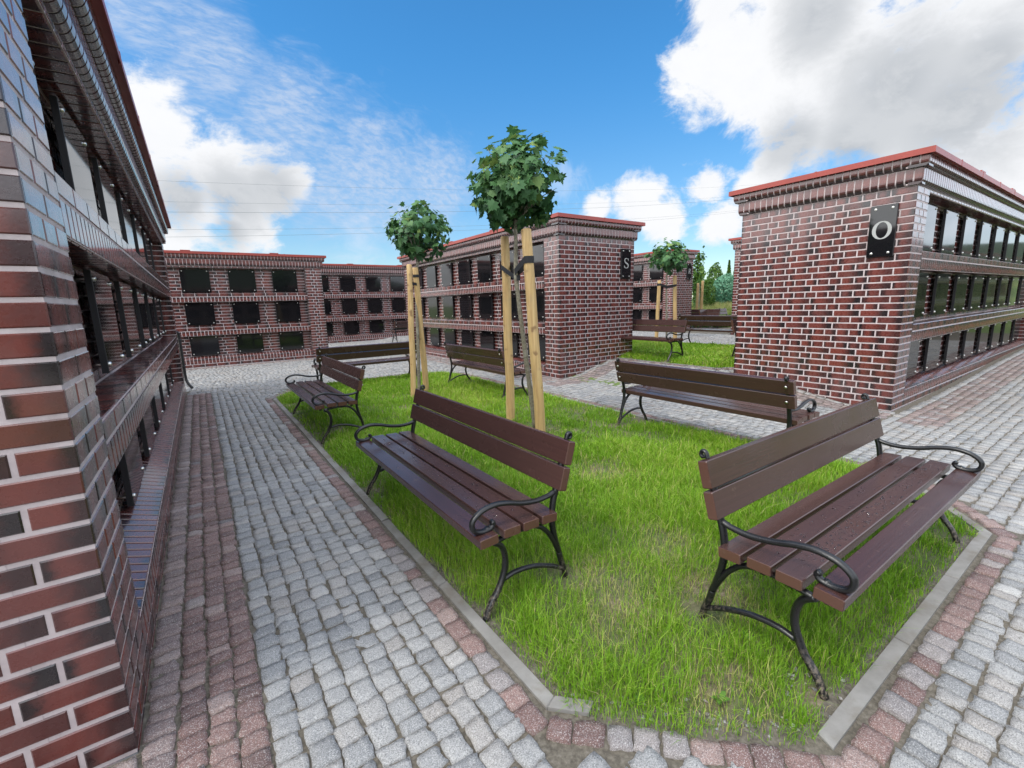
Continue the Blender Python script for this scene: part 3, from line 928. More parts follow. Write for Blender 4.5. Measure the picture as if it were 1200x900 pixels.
BENCH_FEET = []
WORN = [(1.45, 1.30, .26), (1.72, 1.02, .22), (1.22, 1.12, .16), (1.95, 1.45, .22), (1.32, .66, .14), (2.5, 2.4, .25), (3.3, 1.7, .22), (1.6, 3.2, .2), (2.84, 3.7, .26), (2.66, 6.4, .25), (2.4, 5.0, .3)]
def blades(name, bed, per_m2, label, hscale=.88, wide=1.0, seed=3):
    r = np.random.default_rng(seed)
    xs = [p[0] for p in bed]; ys = [p[1] for p in bed]
    A = (max(xs) - min(xs)) * (max(ys) - min(ys)); n = int(A * per_m2)
    x = r.uniform(min(xs), max(xs), n); y = r.uniform(min(ys), max(ys), n)
    d = np.hypot(x, y)
    prob = np.clip(1.35 - d * .20, .20, 1.0) if bed[0][0] < 2 else np.full(n, .75)
    pd = -poly_dist(bed, x, y)
    def nz(sc, o): return vnoise(x * sc, y * sc, o + 2)
    n1 = nz(1.6, 0); n2 = nz(6.0, 5); n3 = nz(.7, 9)
    prob *= np.clip(.82 + .9 * n2 + .5 * n1, .12, 1)
    prob *= np.clip((pd + .012 + .05 * n2) / .05, 0, 1) ** .7
    worn = np.zeros(n)
    for (wx, wy, wr) in WORN:
        worn = np.maximum(worn, np.clip(1.25 - np.hypot(x - wx, (y - wy)) / wr + .8 * n2, 0, 1))
    prob *= 1 - .62 * worn
    for (fx, fy, fr) in BENCH_FEET:
        prob *= np.clip((np.hypot(x - fx, y - fy) + .05 * n2) / fr, .03, 1) ** 2
    k = r.random(n) < prob
    x, y, d, n1, n2, n3, pd, worn = (a[k] for a in (x, y, d, n1, n2, n3, pd, worn))
    n = len(x)
    Z = lawn_z(x, y, bed)
    h = (.045 + .055 * r.random(n) ** 1.6) * (1 + .55 * n1 + .3 * n2) * hscale * (.55 + .45 * np.clip(pd / .12, 0, 1))
    h *= np.where(r.random(n) < .05, 1.6, 1.0) * (1 - .45 * worn)
    w = (.0018 + .0020 * r.random(n)) * wide * np.clip(d / 2.8, .75, 3.4)
    ang = r.uniform(0, 2 * np.pi, n); lean = r.normal(0, .55, n) + .12
    lx = np.cos(ang) * lean * h; ly = np.sin(ang) * lean * h
    sx, sy = -np.sin(ang + r.normal(0, .5, n)), np.cos(ang)
    curl = r.uniform(.15, .7, n) * h
    V = np.zeros((n, 5, 3), np.float32)
    V[:, 0] = np.stack([x - sx * w / 2, y - sy * w / 2, Z - .004], -1); V[:, 1] = np.stack([x + sx * w / 2, y + sy * w / 2, Z - .004], -1)
    mx, my, mz = x + lx * .42, y + ly * .42, Z + h * .58
    V[:, 2] = np.stack([mx - sx * w * .42, my - sy * w * .42, mz], -1); V[:, 3] = np.stack([mx + sx * w * .42, my + sy * w * .42, mz], -1)
    V[:, 4] = np.stack([x + lx * 1.0 + np.cos(ang) * curl * .5, y + ly + np.sin(ang) * curl * .5, Z + h - curl * .25], -1)
    b = np.arange(n) * 5
    F = np.stack([np.stack([b, b + 1, b + 3], -1), np.stack([b, b + 3, b + 2], -1), np.stack([b + 2, b + 3, b + 4], -1)], 1).reshape(-1, 3)
    right = sm(1.2, 3.6, x) * .12
    tone = np.clip(.42 + .30 * r.normal(0, .55, n) + .25 * n1 + .18 * n3 + right, 0, .9)
    dry = r.random(n) < (.05 + .10 * np.clip(n1, 0, 1) + .38 * worn)
    tone = np.where(dry, r.uniform(.9, 1, n), tone)
    o = np_mesh(name, V.reshape(-1, 3), F, M['grass'], dict(tone=np.repeat(tone, 5)), False)
    return tag(o, label, 'grass', None, 'stuff')

# ------------------------------------------------------------------ benches
def bench_proto():
    root = empty('park_bench', (0, 0, 0))
    Lh = .89
    # local frame: x along the bench, y from the front edge (0) to the back, z up
    mb = MB()
    def plank(m, y0, z0, w, t, tilt, seedk, L=Lh):
        """plank of width w, thickness t, its top-front edge at (y0,z0), tilted by tilt"""
        cy, sy = math.cos(tilt), math.sin(tilt); b = .003
        prof = [(b, 0), (w - b, 0), (w, -b), (w, -t + b), (w - b, -t), (b, -t), (0, -t + b), (0, -b)]
        pr = [(y0 + a * cy - c * sy, z0 + a * sy + c * cy) for a, c in prof]
        n = 12; vs = []; at_ = []
        k = random.random()
        x0, x1 = -L + random.uniform(-.006, .006), L + random.uniform(-.006, .006)
        cuts = [x0, x0 + .004] + list(np.linspace(x0 + .1, x1 - .1, 5)) + [x1 - .004, x1]
        cm_y = sum(p[0] for p in pr) / 8; cm_z = sum(p[1] for p in pr) / 8
        for i, x in enumerate(cuts):
            s_ = .93 if i in (0, len(cuts) - 1) else 1
            for (yy, zz) in pr:
                vs.append((x, cm_y + (yy - cm_y) * s_, cm_z + (zz - cm_z) * s_)); at_.append((0, k, 1.0 if i in (0, len(cuts) - 1) else 0))
        fs = []
        for i in range(len(cuts) - 1):
            for j in range(8):
                fs.append((i * 8 + j, i * 8 + (j + 1) % 8, (i + 1) * 8 + (j + 1) % 8, (i + 1) * 8 + j))
        fs.append(tuple(range(8))); fs.append(tuple((len(cuts) - 1) * 8 + j for j in reversed(range(8))))
        m.add(vs, [tuple(reversed(f)) for f in fs], 0, at_)
    pw = .088
    plank(mb, -.010, .380, .090, .040, .06, 0)
    plank(mb, .110, .390, pw, .040, .0, 1)
    plank(mb, .215, .388, pw, .040, -.03, 2)
    plank(mb, .322, .385, pw, .040, -.06, 3)
    seat = mb.build('seat', M['plank'], root)
    mb = MB()
    tl = R(74)
    # backrest planks: front face towards -y
    for (s0, s1) in ((.482, .589), (.600, .707)):
        def yb(z): return .418 + (z - .48) * .27
        y0, y1 = yb(s0), yb(s1); a = math.atan2(s1 - s0, y1 - y0)
        w = math.hypot(s1 - s0, y1 - y0)
        # width runs up along the tilt, thickness goes backwards
        plank(mb, y0, s0, w, .040, a, 4)
    back = mb.build('backrest', M['plank'], root)
    prot = None
    for sx in (-1, 1):
        x = sx * (Lh - .050)
        if prot is None:
            f = MB()
            def P3(pts): return [(0, a, b) for a, b in pts]
            def bar(m, pts, r=.017, flat=(.95, .75), n=8, k=7):
                m.tube(spline(P3(pts), k), r, n, flat=flat, side=(1, 0, 0))
            # back post, its scroll, the curved beam under the planks and the tie arch
            bar(f, [(.452, .148), (.425, .24), (.412, .33), (.422, .42), (.447, .50), (.475, .60), (.502, .70)], .019)
            bar(f, [(.502, .70), (.512, .724), (.526, .728), (.533, .715), (.526, .703), (.518, .706)], .009, (1.3, .85))
            bar(f, [(.085, .318), (.16, .330), (.26, .334), (.33, .318), (.385, .270), (.425, .205), (.452, .148)], .016)
            bar(f, [(.452, .148), (.470, .150), (.425, .335)][0:1] + [(.435, .18), (.418, .27), (.413, .34)], .010)
            bar(f, [(.475, .052), (.40, .092), (.30, .128), (.20, .140), (.135, .130)], .015)
            for yy in (.05, .16, .26, .36):
                f.tube([(0, yy, .322), (0, yy, .352)], .015, 8)
            prot = f.build('end_frame', M['iron'], root, (x, 0, 0))
            a = MB()
            bar(a, [(.432, .462), (.39, .450), (.32, .446), (.24, .458), (.165, .480), (.095, .490), (.030, .478), (-.012, .445), (-.008, .405), (.030, .388), (.072, .392), (.088, .408), (.080, .420)], .0135, (1.15, .85))
            a.tube([(0, .055, .40), (0, .075, .345)], .012, 8)
            arm = a.build('armrest', M['iron'], prot)
            l1 = MB(); bar(l1, [(.085, .322), (.125, .290), (.143, .235), (.138, .170), (.105, .095), (.060, .035), (.030, -.03)], .0185)
            l1.build('front_leg', M['iron'], prot)
            l2 = MB(); bar(l2, [(.452, .148), (.466, .095), (.484, .045), (.50, -.03)], .0185)
            l2.build('rear_leg', M['iron'], prot)
            for (yy, zz) in ((.468, .534), (.500, .655)):
                b = MB(); b.tube([(0, yy + .016, zz - .004), (0, yy + .026, zz - .0065)], .011, 8); b.build('bolt', M['steel'], prot)
        else:
            c = copy_tree(prot, root); c.location = (x, 0, 0)
    return root

B0 = bench_proto()
BG = 'brown slatted park benches'
def place_bench(first, x, y, rz, label, dz=.0, z=None):
    o = B0 if first else copy_tree(B0)
    o.location = (x, y, (gz1(x, y) + .018 if z is None else z) + dz); o.rotation_euler = (0, 0, rz)
    tag(o, label, 'bench', BG)
    c, s = math.cos(rz), math.sin(rz)
    for sx in (-.84, .84):
        for yy in (.035, .49):
            BENCH_FEET.append((x + c * sx - s * yy, y + s * sx + c * yy, .17 if yy < .1 else .12))
    return o
HP = math.pi / 2
# local +y (front to back) -> world; facing -Y: rz=0 ; facing -X: back at +X -> rz=-90deg
bR = place_bench(True, 2.45, .475, 0, 'wet bench at the lawn corner nearest the O wall, raindrops beaded on one seat plank')
bM = place_bench(False, .845, 2.375, -HP, 'bench facing the cobbled path, directly in front of the nearer staked tree')
bL = place_bench(False, .86, 5.62, -HP, 'smaller-looking bench further along the path kerb, towards the far building')
bN = place_bench(False, 4.13, 2.43, HP, 'bench seen from behind, backed onto the lawn before the O end wall')
bS = place_bench(False, 3.88, 6.03, HP, 'bench standing at the lawn edge before the niches of the S building')
bB = place_bench(False, 2.42, 8.38, math.pi, 'shaded bench with dark back at the far end of the near lawn')
bE = place_bench(False, 6.35, 15.4, math.pi, 'tiny far bench before the most distant columbarium, half hidden by stakes')
bP1 = place_bench(False, 6.80, 5.86, -HP, 'bench on the raised lawn just past the right edge of the S wall')
bP2 = place_bench(False, 9.86, 5.72, HP, 'bench seen from behind on the far side of the raised lawn')
bP3 = place_bench(False, 8.52, 3.83, 0, 'bench mostly hidden behind the O wall, one iron end showing')
bP4 = place_bench(False, 15.3, 10.3, -HP, 'far bench before the meadow beside the lettered R wall', z=.24)
bP5 = place_bench(False, 16.2, 9.45, 0, 'far bench before the meadow, cut by the left edge of the O building', z=.24)

# raindrops on the wet planks of two benches
def drops(bench, rows, n, seed):
    r = random.Random(seed); mb = MB()
    for _ in range(n):
        y0, z0, w, tilt = r.choice(rows)
        x = r.uniform(-.80, .80); yy = r.uniform(.008, w - .008)
        rad = r.choice((.0015, .002, .0025, .003, .004, .0055)) * r.uniform(.8, 1.2); ax = r.uniform(.8, 1.8)
        cy, cz = y0 + yy * math.cos(tilt), z0 + yy * math.sin(tilt) - .0002
        vs = []; m = 8
        for (rr_, hh) in ((1, 0), (.85, .28), (.5, .44), (.0, .5)):
            for j in range(m):
                q = 2 * math.pi * j / m
                vs.append((x + rr_ * rad * ax * math.cos(q), cy + rr_ * rad * math.sin(q), cz + hh * rad))
        fs = [(i * m + j, i * m + (j + 1) % m, (i + 1) * m + (j + 1) % m, (i + 1) * m + j) for i in range(3) for j in range(m)]
        mb.add(vs, fs, 0, (0, 0, 0), True)
    o = mb.build('raindrops', M['water'], [c for c in bench.children if c.name.startswith('seat')][0])
    o['kind'] = 'stuff'
drops(bR, [(.112, .390, .088, 0), (.112, .390, .088, 0), (.112, .390, .088, 0), (.214, .388, .088, -.03)], 420, 1)
drops(bM, [(.112, .390, .088, 0), (.112, .390, .088, 0), (.214, .388, .088, -.03)], 200, 2)

blades('grass', [(.86, .97), *BED[1:7], (1.36, .46)], 24000, 'lush short grass of the near lawn', seed=3)
blades('grass', BED2, 6500, 'grass of the raised lawn between the S and O walls', hscale=.9, wide=1.25, seed=4)

# broad-leaved weeds in the lawn
def leaf_fan(c, n, size, r):
    V = []; F = []; T = []
    for i in range(n):
        a = r.uniform(0, 2 * math.pi); L = size * r.uniform(.6, 1.1); w = L * .26; lift = r.uniform(.25, .8)
        ca, sa = math.cos(a), math.sin(a); b = len(V)
        for (t, ww, zz) in ((0, .15, 0), (.35, 1, .5 * lift), (.7, .8, .75 * lift), (1, .0, .7 * lift)):
            for s_ in (-1, 1):
                V.append((c[0] + ca * t * L - sa * w * ww * s_, c[1] + sa * t * L + ca * w * ww * s_, c[2] + zz * L)); T.append(r.random())
        for q in range(3): F.append((b + 2 * q, b + 2 * q + 1, b + 2 * q + 3, b + 2 * q + 2))
    return V, F, T
rw = random.Random(11); V = []; F = []; T = []
for (x, y) in ((1.12, 1.0), (1.08, .86), (1.30, .70), (1.62, .78), (1.52, 1.15), (1.05, 1.36), (2.75, 1.3), (3.3, .62), (1.5, 2.2), (.98, 4.6), (2.2, 1.7)):
    v, f, t = leaf_fan((x, y, float(lawn_z(np.array([x]), np.array([y]), BED)[0]) + .012), 6, .034, rw)
    b = len(V); V += v; T += t; F += [tuple(i + b for i in q) for q in f]
wd = np_mesh('weeds', np.array(V), np.array(F), M['weed'], dict(tone=np.array(T)), True)
tag(wd, 'small broad-leaved weeds scattered in the near lawn', 'weeds', None, 'stuff')

# small stones and dry bits on the bare soil along the kerb
def pebbles():
    r = np.random.default_rng(31); V = []; F = []
    spots = [(1.15 + .5 * a, .78 - .5 * a + r.normal(0, .04)) for a in r.uniform(-.5, .55, 90)] + [(1.62 + r.normal(0, .10), .56 + r.normal(0, .05)) for _ in range(40)] + [(.93 + abs(r.normal(0, .05)), r.uniform(1.0, 5)) for _ in range(60)]
    for (x, y) in spots:
        if float(poly_dist(BED, np.array([x]), np.array([y]))[0]) > .03: continue
        s_ = .003 + .007 * r.random() ** 2; z = float(lawn_z(np.array([x]), np.array([y]), BED)[0]) + s_ * .3
        b = len(V)
        for (a, c, d) in ((1, 0, 0), (0, 1, 0), (-1, 0, 0), (0, -1, 0), (0, 0, .7), (0, 0, -.7)):
            V.append((x + (a + r.normal(0, .25)) * s_, y + (c + r.normal(0, .25)) * s_, z + (d + r.normal(0, .15)) * s_))
        for q in range(4):
            F.append((b + q, b + (q + 1) % 4, b + 4)); F.append((b + (q + 1) % 4, b + q, b + 5))
    n = len(V)
    o = np_mesh('pebbles', np.array(V), np.array(F), M['sett'], dict(tone=np.repeat(r.random(n // 6), 6), red=np.repeat((r.random(n // 6) < .3) * .6, 6)))
    tag(o, 'small pebbles on the bare soil at the lawn corner', 'pebbles', None, 'stuff')
pebbles()

# ------------------------------------------------------------------ young maples with stakes
LEAF = np.array([(0, 0), (.16, -.05), (.34, -.10), (.30, .10), (.56, .16), (.40, .33), (.50, .52), (.24, .50), (.22, .66), (.12, .66), (0, 1.0),
                 (-.12, .66), (-.22, .66), (-.24, .50), (-.50, .52), (-.40, .33), (-.56, .16), (-.30, .10), (-.34, -.10), (-.16, -.05)])
def maple_crown(name, c, rx, rz_, n, size, parent, seed, matl):
    r = np.random.default_rng(seed)
    # clumps give the outline its lumps
    k = 36; cd = r.normal(0, 1, (k, 3)); cd /= np.linalg.norm(cd, axis=1)[:, None]; cl = cd * r.uniform(.5, .97, (k, 1))
    ci = r.integers(0, k, n)
    p = cl[ci] + r.normal(0, .17, (n, 3))
    m = r.random(n) < .30
    q = r.normal(0, 1, (n, 3)); q /= np.linalg.norm(q, axis=1)[:, None]
    p[m] = (q * r.uniform(.3, 1.0, (n, 1)))[m]
    ln = np.linalg.norm(p, axis=1); p = p / np.maximum(1, ln / 1.05)[:, None]
    ns = int(n * .055); sh = r.normal(0, 1, (9, 3)); sh[:, 2] = np.abs(sh[:, 2]) * .9 - .35; sh /= np.linalg.norm(sh, axis=1)[:, None]
    si = r.integers(0, 9, ns); p[:ns] = sh[si] * r.uniform(.9, 1.20, (ns, 1)) + r.normal(0, .05, (ns, 3))
    out = p / (np.linalg.norm(p, axis=1)[:, None] + 1e-6)
    pos = p * np.array([rx, rx, rz_])
    nrm = out * .75 + np.array([0, 0, .55]) + r.normal(0, .42, (n, 3)); nrm /= np.linalg.norm(nrm, axis=1)[:, None]
    tip = out * .5 + np.array([0, 0, -.75]) + r.normal(0, .38, (n, 3)); tip -= nrm * (tip * nrm).sum(1)[:, None]; tip /= np.linalg.norm(tip, axis=1)[:, None]
    sd = np.cross(tip, nrm)
    sz = size * r.uniform(.45, 1.12, n)
    m_ = len(LEAF)
    curl = r.uniform(.05, .30, n)
    V = np.zeros((n, m_ + 1, 3))
    pts = np.vstack([[(0, .28)], LEAF])
    for j, (a, b) in enumerate(pts):
        V[:, j] = pos + (sd * a + tip * (b - .2)) * sz[:, None] - nrm * ((abs(a) * .45 + max(b - .3, 0) ** 2 * .6) * curl * sz)[:, None]
    F = np.array([(0, 1 + j, 1 + (j + 1) % m_) for j in range(m_)])
    F = (F[None] + (np.arange(n) * (m_ + 1))[:, None, None]).reshape(-1, 3)
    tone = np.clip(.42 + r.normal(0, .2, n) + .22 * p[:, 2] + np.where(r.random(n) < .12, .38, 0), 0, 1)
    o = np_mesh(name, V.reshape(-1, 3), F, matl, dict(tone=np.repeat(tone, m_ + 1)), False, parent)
    o.location = c
    return o

def maple(base, path, crown_c, rx, rz_, n, size, label, seed):
    root = empty('maple_tree', base); tag(root, label, 'tree', 'young staked maple trees')
    t = MB(); rr_ = random.Random(seed)
    pts = spline([Vector(p) - Vector(base) for p in path], 5)
    k = len(pts)
    t.tube(pts, [.027 - .009 * i / (k - 1) + rr_.uniform(-.0015, .0022) for i in range(k)], 9)
    top = pts[-1]
    tr = t.build('trunk', M['bark'], root)
    cc = Vector(crown_c) - Vector(base)
    lm = MB()
    for i in range(13):
        a = rr_.uniform(0, 2 * math.pi); e = rr_.uniform(-.3, 1.2)
        d = Vector((math.cos(a) * math.cos(e), math.sin(a) * math.cos(e), math.sin(e)))
        end = cc + Vector((d.x * rx * .9, d.y * rx * .9, d.z * rz_ * .9))
        st = top - Vector((0, 0, rr_.uniform(0, .06)))
        mid = st.lerp(end, .5) + Vector((0, 0, .05))
        lm.tube(spline([st, mid, end], 4), [.008, .007, .007, .006, .006, .005, .004, .003, .002], 5)
    lm.build('limbs', M['bark'], root)
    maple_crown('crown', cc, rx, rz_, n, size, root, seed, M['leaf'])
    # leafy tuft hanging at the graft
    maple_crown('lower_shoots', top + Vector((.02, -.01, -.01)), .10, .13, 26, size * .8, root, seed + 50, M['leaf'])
    return root

def stake(base, top, r0, label):
    mb = MB(); b = Vector(base); d = Vector(top) - b
    n = 14
    pts = [Vector((0, 0, -.12)) + (d + Vector((0, 0, .12))) * (i / n) + Vector((math.sin(i * .9 + r0 * 99) * .003, math.cos(i * .7) * .003, 0)) for i in range(n + 1)]
    pts.append(pts[-1] + d.normalized() * .012)
    rad = [r0 * (1.04 - .10 * i / n) for i in range(n + 1)] + [r0 * .80]
    mb.tube(pts, rad, 14)
    o = mb.build('wooden_stake', M['stake'], None, base)
    return tag(o, label, 'stake', 'peeled wooden tree stakes')

def strap(pA, rA, pT, rT, label, w=.035):
    """black webbing looped round the stake and crossed to the trunk"""
    A = Vector(pA); T = Vector(pT); mb = MB()
    d = (T - A); d.z = 0; dn = d.normalized(); sd = Vector((-dn.y, dn.x, 0))
    path = []
    for i in range(9):
        q = math.pi / 2 + math.pi * i / 8
        path.append(A + dn * (math.cos(q) * (rA + .004)) + sd * (math.sin(q) * (rA + .004)))
    for i in range(1, 5):
        t = i / 5; a = path[8].lerp(T - sd * (rT + .004), t); path.append(a)
    for i in range(9):
        q = -math.pi / 2 + math.pi * i / 8
        path.append(T + dn * (math.cos(q) * (rT + .004)) + sd * (math.sin(q) * (rT + .004)))
    for i in range(1, 5):
        t = i / 5; path.append((T + sd * (rT + .004)).lerp(path[0], t))
    n = len(path); vs = []; fs = []
    for i, p in enumerate(path):
        o_ = (p - (A + T) / 2); o_.z = 0; o_ = o_.normalized() * .003
        for (dz, oo) in ((-w / 2, 0), (w / 2, 0), (w / 2, 1), (-w / 2, 1)):
            vs.append(tuple(p + o_ * oo + Vector((0, 0, dz))))
    for i in range(n):
        j = (i + 1) % n
        for q in range(4):
            fs.append((i * 4 + q, i * 4 + (q + 1) % 4, j * 4 + (q + 1) % 4, j * 4 + q))
    mb.add(vs, fs)
    o = mb.build('tree_strap', M['strap'])
    return tag(o, label, 'strap', 'black straps tying trees to stakes')

def lz(x, y, bed=BED): return float(lawn_z(np.array([x]), np.array([y]), bed)[0])
# nearer tree
maple((2.84, 3.72, .02), [(2.84, 3.72, 0), (2.775, 3.72, .48), (2.715, 3.72, .92), (2.665, 3.72, 1.32), (2.64, 3.73, 1.62), (2.655, 3.74, 1.95), (2.66, 3.75, 2.16)],
      (2.69, 3.75, 2.51), .46, .43, 1050, .116, 'larger of two near young maples, slightly crooked trunk held by two wide black straps', 5)
stake((2.82, 4.16, .02), (2.77, 4.10, 2.04), .048, 'left stake of the nearer maple, upright')
stake((2.785, 3.55, .02), (2.65, 3.56, 2.03), .052, 'thicker leaning stake on the right of the nearer maple')
strap((2.775, 4.105, 1.74), .047, (2.655, 3.72, 1.60), .02, 'drooping black strap from the upright stake to the nearer maple', .05)
strap((2.668, 3.56, 1.76), .05, (2.645, 3.72, 1.66), .02, 'short black strap round the leaning stake of the nearer maple', .065)
# second tree
maple((2.66, 6.42, .02), [(2.66, 6.42, 0), (2.70, 6.45, .6), (2.74, 6.5, 1.2), (2.80, 6.55, 1.8), (2.86, 6.6, 2.12)],
      (2.90, 6.6, 2.48), .45, .41, 800, .112, 'second young maple, bushy crown left of the bigger one, over the bench by the path', 6)
stake((2.50, 6.25, .02), (2.62, 6.38, 1.94), .042, 'left stake of the second maple, behind the path bench')
stake((2.84, 6.54, .02), (2.76, 6.50, 1.91), .046, 'right stake of the second maple, leaning towards its trunk')
strap((2.615, 6.375, 1.68), .042, (2.785, 6.54, 1.68), .02, 'black strap on the left stake of the second maple', .04)
strap((2.768, 6.502, 1.80), .045, (2.80, 6.55, 1.80), .02, 'black strap high on the right stake of the second maple', .04)
# trees beyond the slope
zb = gz1(10.9, 8.1)
maple((10.95, 8.1, zb), [(10.95, 8.1, zb), (10.9, 8.1, zb + .9), (10.86, 8.1, 1.9), (10.9, 8.1, 2.15)], (10.93, 8.1, 2.52), .50, .44, 480, .15,
      'young maple in front of the lettered R wall', 8)
stake((10.55, 8.15, zb), (10.58, 8.12, 1.86), .05, 'left stake of the maple in front of the R wall')
stake((11.28, 8.05, zb), (11.20, 8.08, 2.0), .055, 'right stake of the maple in front of the R wall')
strap((10.58, 8.12, 1.76), .05, (10.87, 8.1, 1.70), .02, 'left black strap of the maple in front of the R wall', .06)
strap((11.2, 8.08, 1.74), .055, (10.87, 8.1, 1.68), .02, 'right black strap of the maple in front of the R wall', .06)

# ------------------------------------------------------------------ background beyond the meadow
def dir_pt(px, py, D):
    v = np.array([(px - 600) / FPX, (py - 450) / FPX, 1.0]); d = CAM_M.T @ v; d = d / np.hypot(d[0], d[1])
    return CAM + d * D

def far_crown(name, c, r3, n, size, matl, parent, seed, shape='ball', lob=14):
    r = np.random.default_rng(seed)
    if shape == 'ball':
        q = r.normal(0, 1, (n, 3)); q /= np.linalg.norm(q, axis=1)[:, None]
        p = q * (1 - .35 * r.random((n, 1)) ** 2)
        lo = r.normal(0, 1, (lob, 3)); lo /= np.linalg.norm(lo, axis=1)[:, None]
        bump_ = np.max(q @ lo.T, axis=1)
        p = p * (.80 + .22 * np.clip(bump_, 0, 1)[:, None] ** 6 + .1)
    elif shape == 'cone':
        z = r.random(n) ** .8 * 2 - 1; a = r.uniform(0, 2 * np.pi, n)
        rad = (1 - z) / 2 * (.75 + .25 * r.random(n)) * (1 + .18 * np.sin(a * 5 + z * 9))
        p = np.stack([np.cos(a) * rad, np.sin(a) * rad, z], -1)
    else:  # open, airy crown of clumps
        lo = r.normal(0, .55, (lob, 3)); p = lo[r.integers(0, lob, n)] + r.normal(0, .17, (n, 3))
    pos = p * np.array(r3)
    nr = p + r.normal(0, .6, (n, 3)); nr /= np.linalg.norm(nr, axis=1)[:, None]
    t1 = np.cross(nr, r.normal(0, 1, (n, 3))); t1 /= np.linalg.norm(t1, axis=1)[:, None]; t2 = np.cross(nr, t1)
    s = size * r.uniform(.5, 1.2, (n, 1))
    V = np.stack([pos - t1 * s * .5, pos + t2 * s * .32, pos + t1 * s * .5, pos - t2 * s * .32], 1)
    F = np.arange(n * 4).reshape(n, 4)
    tone = np.clip(.45 + r.normal(0, .2, n) + .15 * p[:, 2], 0, 1)
    o = np_mesh(name, V.reshape(-1, 3), F, matl, dict(tone=np.repeat(tone, 4)), False, parent)
    o.location = c
    return o

def far_plant(kind, px, py_top, py_bot, wpx, D, shape, n, leaf, matl, label, cat, group=None, trunk=True, seed=1):
    top = dir_pt(px, py_top, D); bot = dir_pt(px, py_bot, D)
    zg = float(open_z(np.array([bot[0]]), np.array([bot[1]]))[0])
    base = (bot[0], bot[1], min(bot[2], zg + .4))
    root = empty(kind, base); tag(root, label, cat, group)
    h = top[2] - base[2]; rx = wpx / FPX * D / 2 * .97
    t0 = .0 if not trunk else (.06 if shape != 'airy' else .25) * h
    if trunk:
        t = MB(); t.tube([(0, 0, -.4), (0.02, 0, h * .4), (0, .02, h * .75)], [rx * .10 + .02, rx * .07 + .015, .01], 7); t.build('trunk', M['bark'], root)
    far_crown('crown', (0, 0, (h + t0) / 2), (rx, rx, (h - t0) / 2), n, leaf, matl, root, seed, shape)
    return root
far_plant('bush', 848, 322, 351, 27, 30, 'ball', 4200, .15, M['bushleaf'], 'big round blue-green bush at the meadow edge', 'bush', None, False, 1)
far_plant('bush', 831, 332, 349, 13, 27, 'ball', 1200, .12, M['treeleaf'], 'small round bush left of the big blue-green one', 'bush', None, False, 2)
far_plant('tree', 837, 309, 333, 16, 44, 'ball', 1500, .22, M['treeleaf'], 'bright green bushy tree behind the round bushes', 'tree', None, True, 3)
far_plant('conifer', 853.5, 305, 330, 12, 46, 'cone', 1100, .20, M['treeleaf'], 'pointed dark conifer above the big round bush', 'tree', None, True, 4)
far_plant('conifer', 862, 301, 330, 12, 42, 'cone', 1100, .20, M['treeleaf'], 'conifer half hidden by the O building edge', 'tree', None, True, 5)
far_plant('tree', 819, 303, 345, 15, 26, 'airy', 700, .20, M['treeleaf'], 'airy tall tree just right of the R building', 'tree', None, True, 6)
far_plant('tree', 829, 318, 345, 12, 36, 'airy', 500, .22, M['treeleaf'], 'thin pale tree behind the small bush', 'tree', None, True, 7)
far_plant('bush', 860, 335, 352, 14, 34, 'ball', 900, .15, M['treeleaf'], 'low green bush right of the big round bush', 'bush', None, False, 8)
far_plant('bush', 819, 326, 348, 12, 28, 'ball', 900, .14, M['treeleaf'], 'dark bush at the corner of the R building', 'bush', None, False, 9)
# two slim stakes of a far sapling
zq = .24
q1 = dir_pt(816.5, 362, 19.0); q2 = dir_pt(821.5, 366, 19.0)
stake((q1[0], q1[1], .30), (q1[0], q1[1], 1.92), .045, 'thinner far stake by the meadow, right of the R wall')
stake((q2[0], q2[1], .30), (q2[0] + .02, q2[1], 2.0), .05, 'second far stake by the meadow, rightmost of the pair')

# tall meadow grass and a strip of mown grass in front of it
def meadow():
    r = np.random.default_rng(21); n = 26000
    px = r.uniform(806, 872, n); D = 19 + 14 * r.random(n) ** 1.3
    v = np.stack([(px - 600) / FPX, np.zeros(n) - .18, np.ones(n)], -1); d = v @ CAM_M; d /= np.hypot(d[:, 0], d[:, 1])[:, None]
    x = d[:, 0] * D; y = d[:, 1] * D
    z = open_z(x, y)
    tall = sm(22, 27, D)
    h = (.12 + .65 * tall) * r.uniform(.6, 1.2, n); w = .012 + .012 * r.random(n)
    a = r.uniform(0, 2 * np.pi, n); l = r.normal(0, .25, n) * h
    sx, sy = -np.sin(a), np.cos(a)
    V = np.zeros((n, 3, 3)); V[:, 0] = np.stack([x - sx * w, y - sy * w, z], -1); V[:, 1] = np.stack([x + sx * w, y + sy * w, z], -1)
    V[:, 2] = np.stack([x + np.cos(a) * l, y + np.sin(a) * l, z + h], -1)
    tone = np.clip(.15 + .5 * tall + r.normal(0, .2, n), 0, 1)
    o = np_mesh('meadow_grass', V.reshape(-1, 3), np.arange(n * 3).reshape(n, 3), M['meadow'], dict(tone=np.repeat(tone, 3)))
    tag(o, 'tall yellow-green meadow grass before the far bushes', 'grass', None, 'stuff')
meadow()

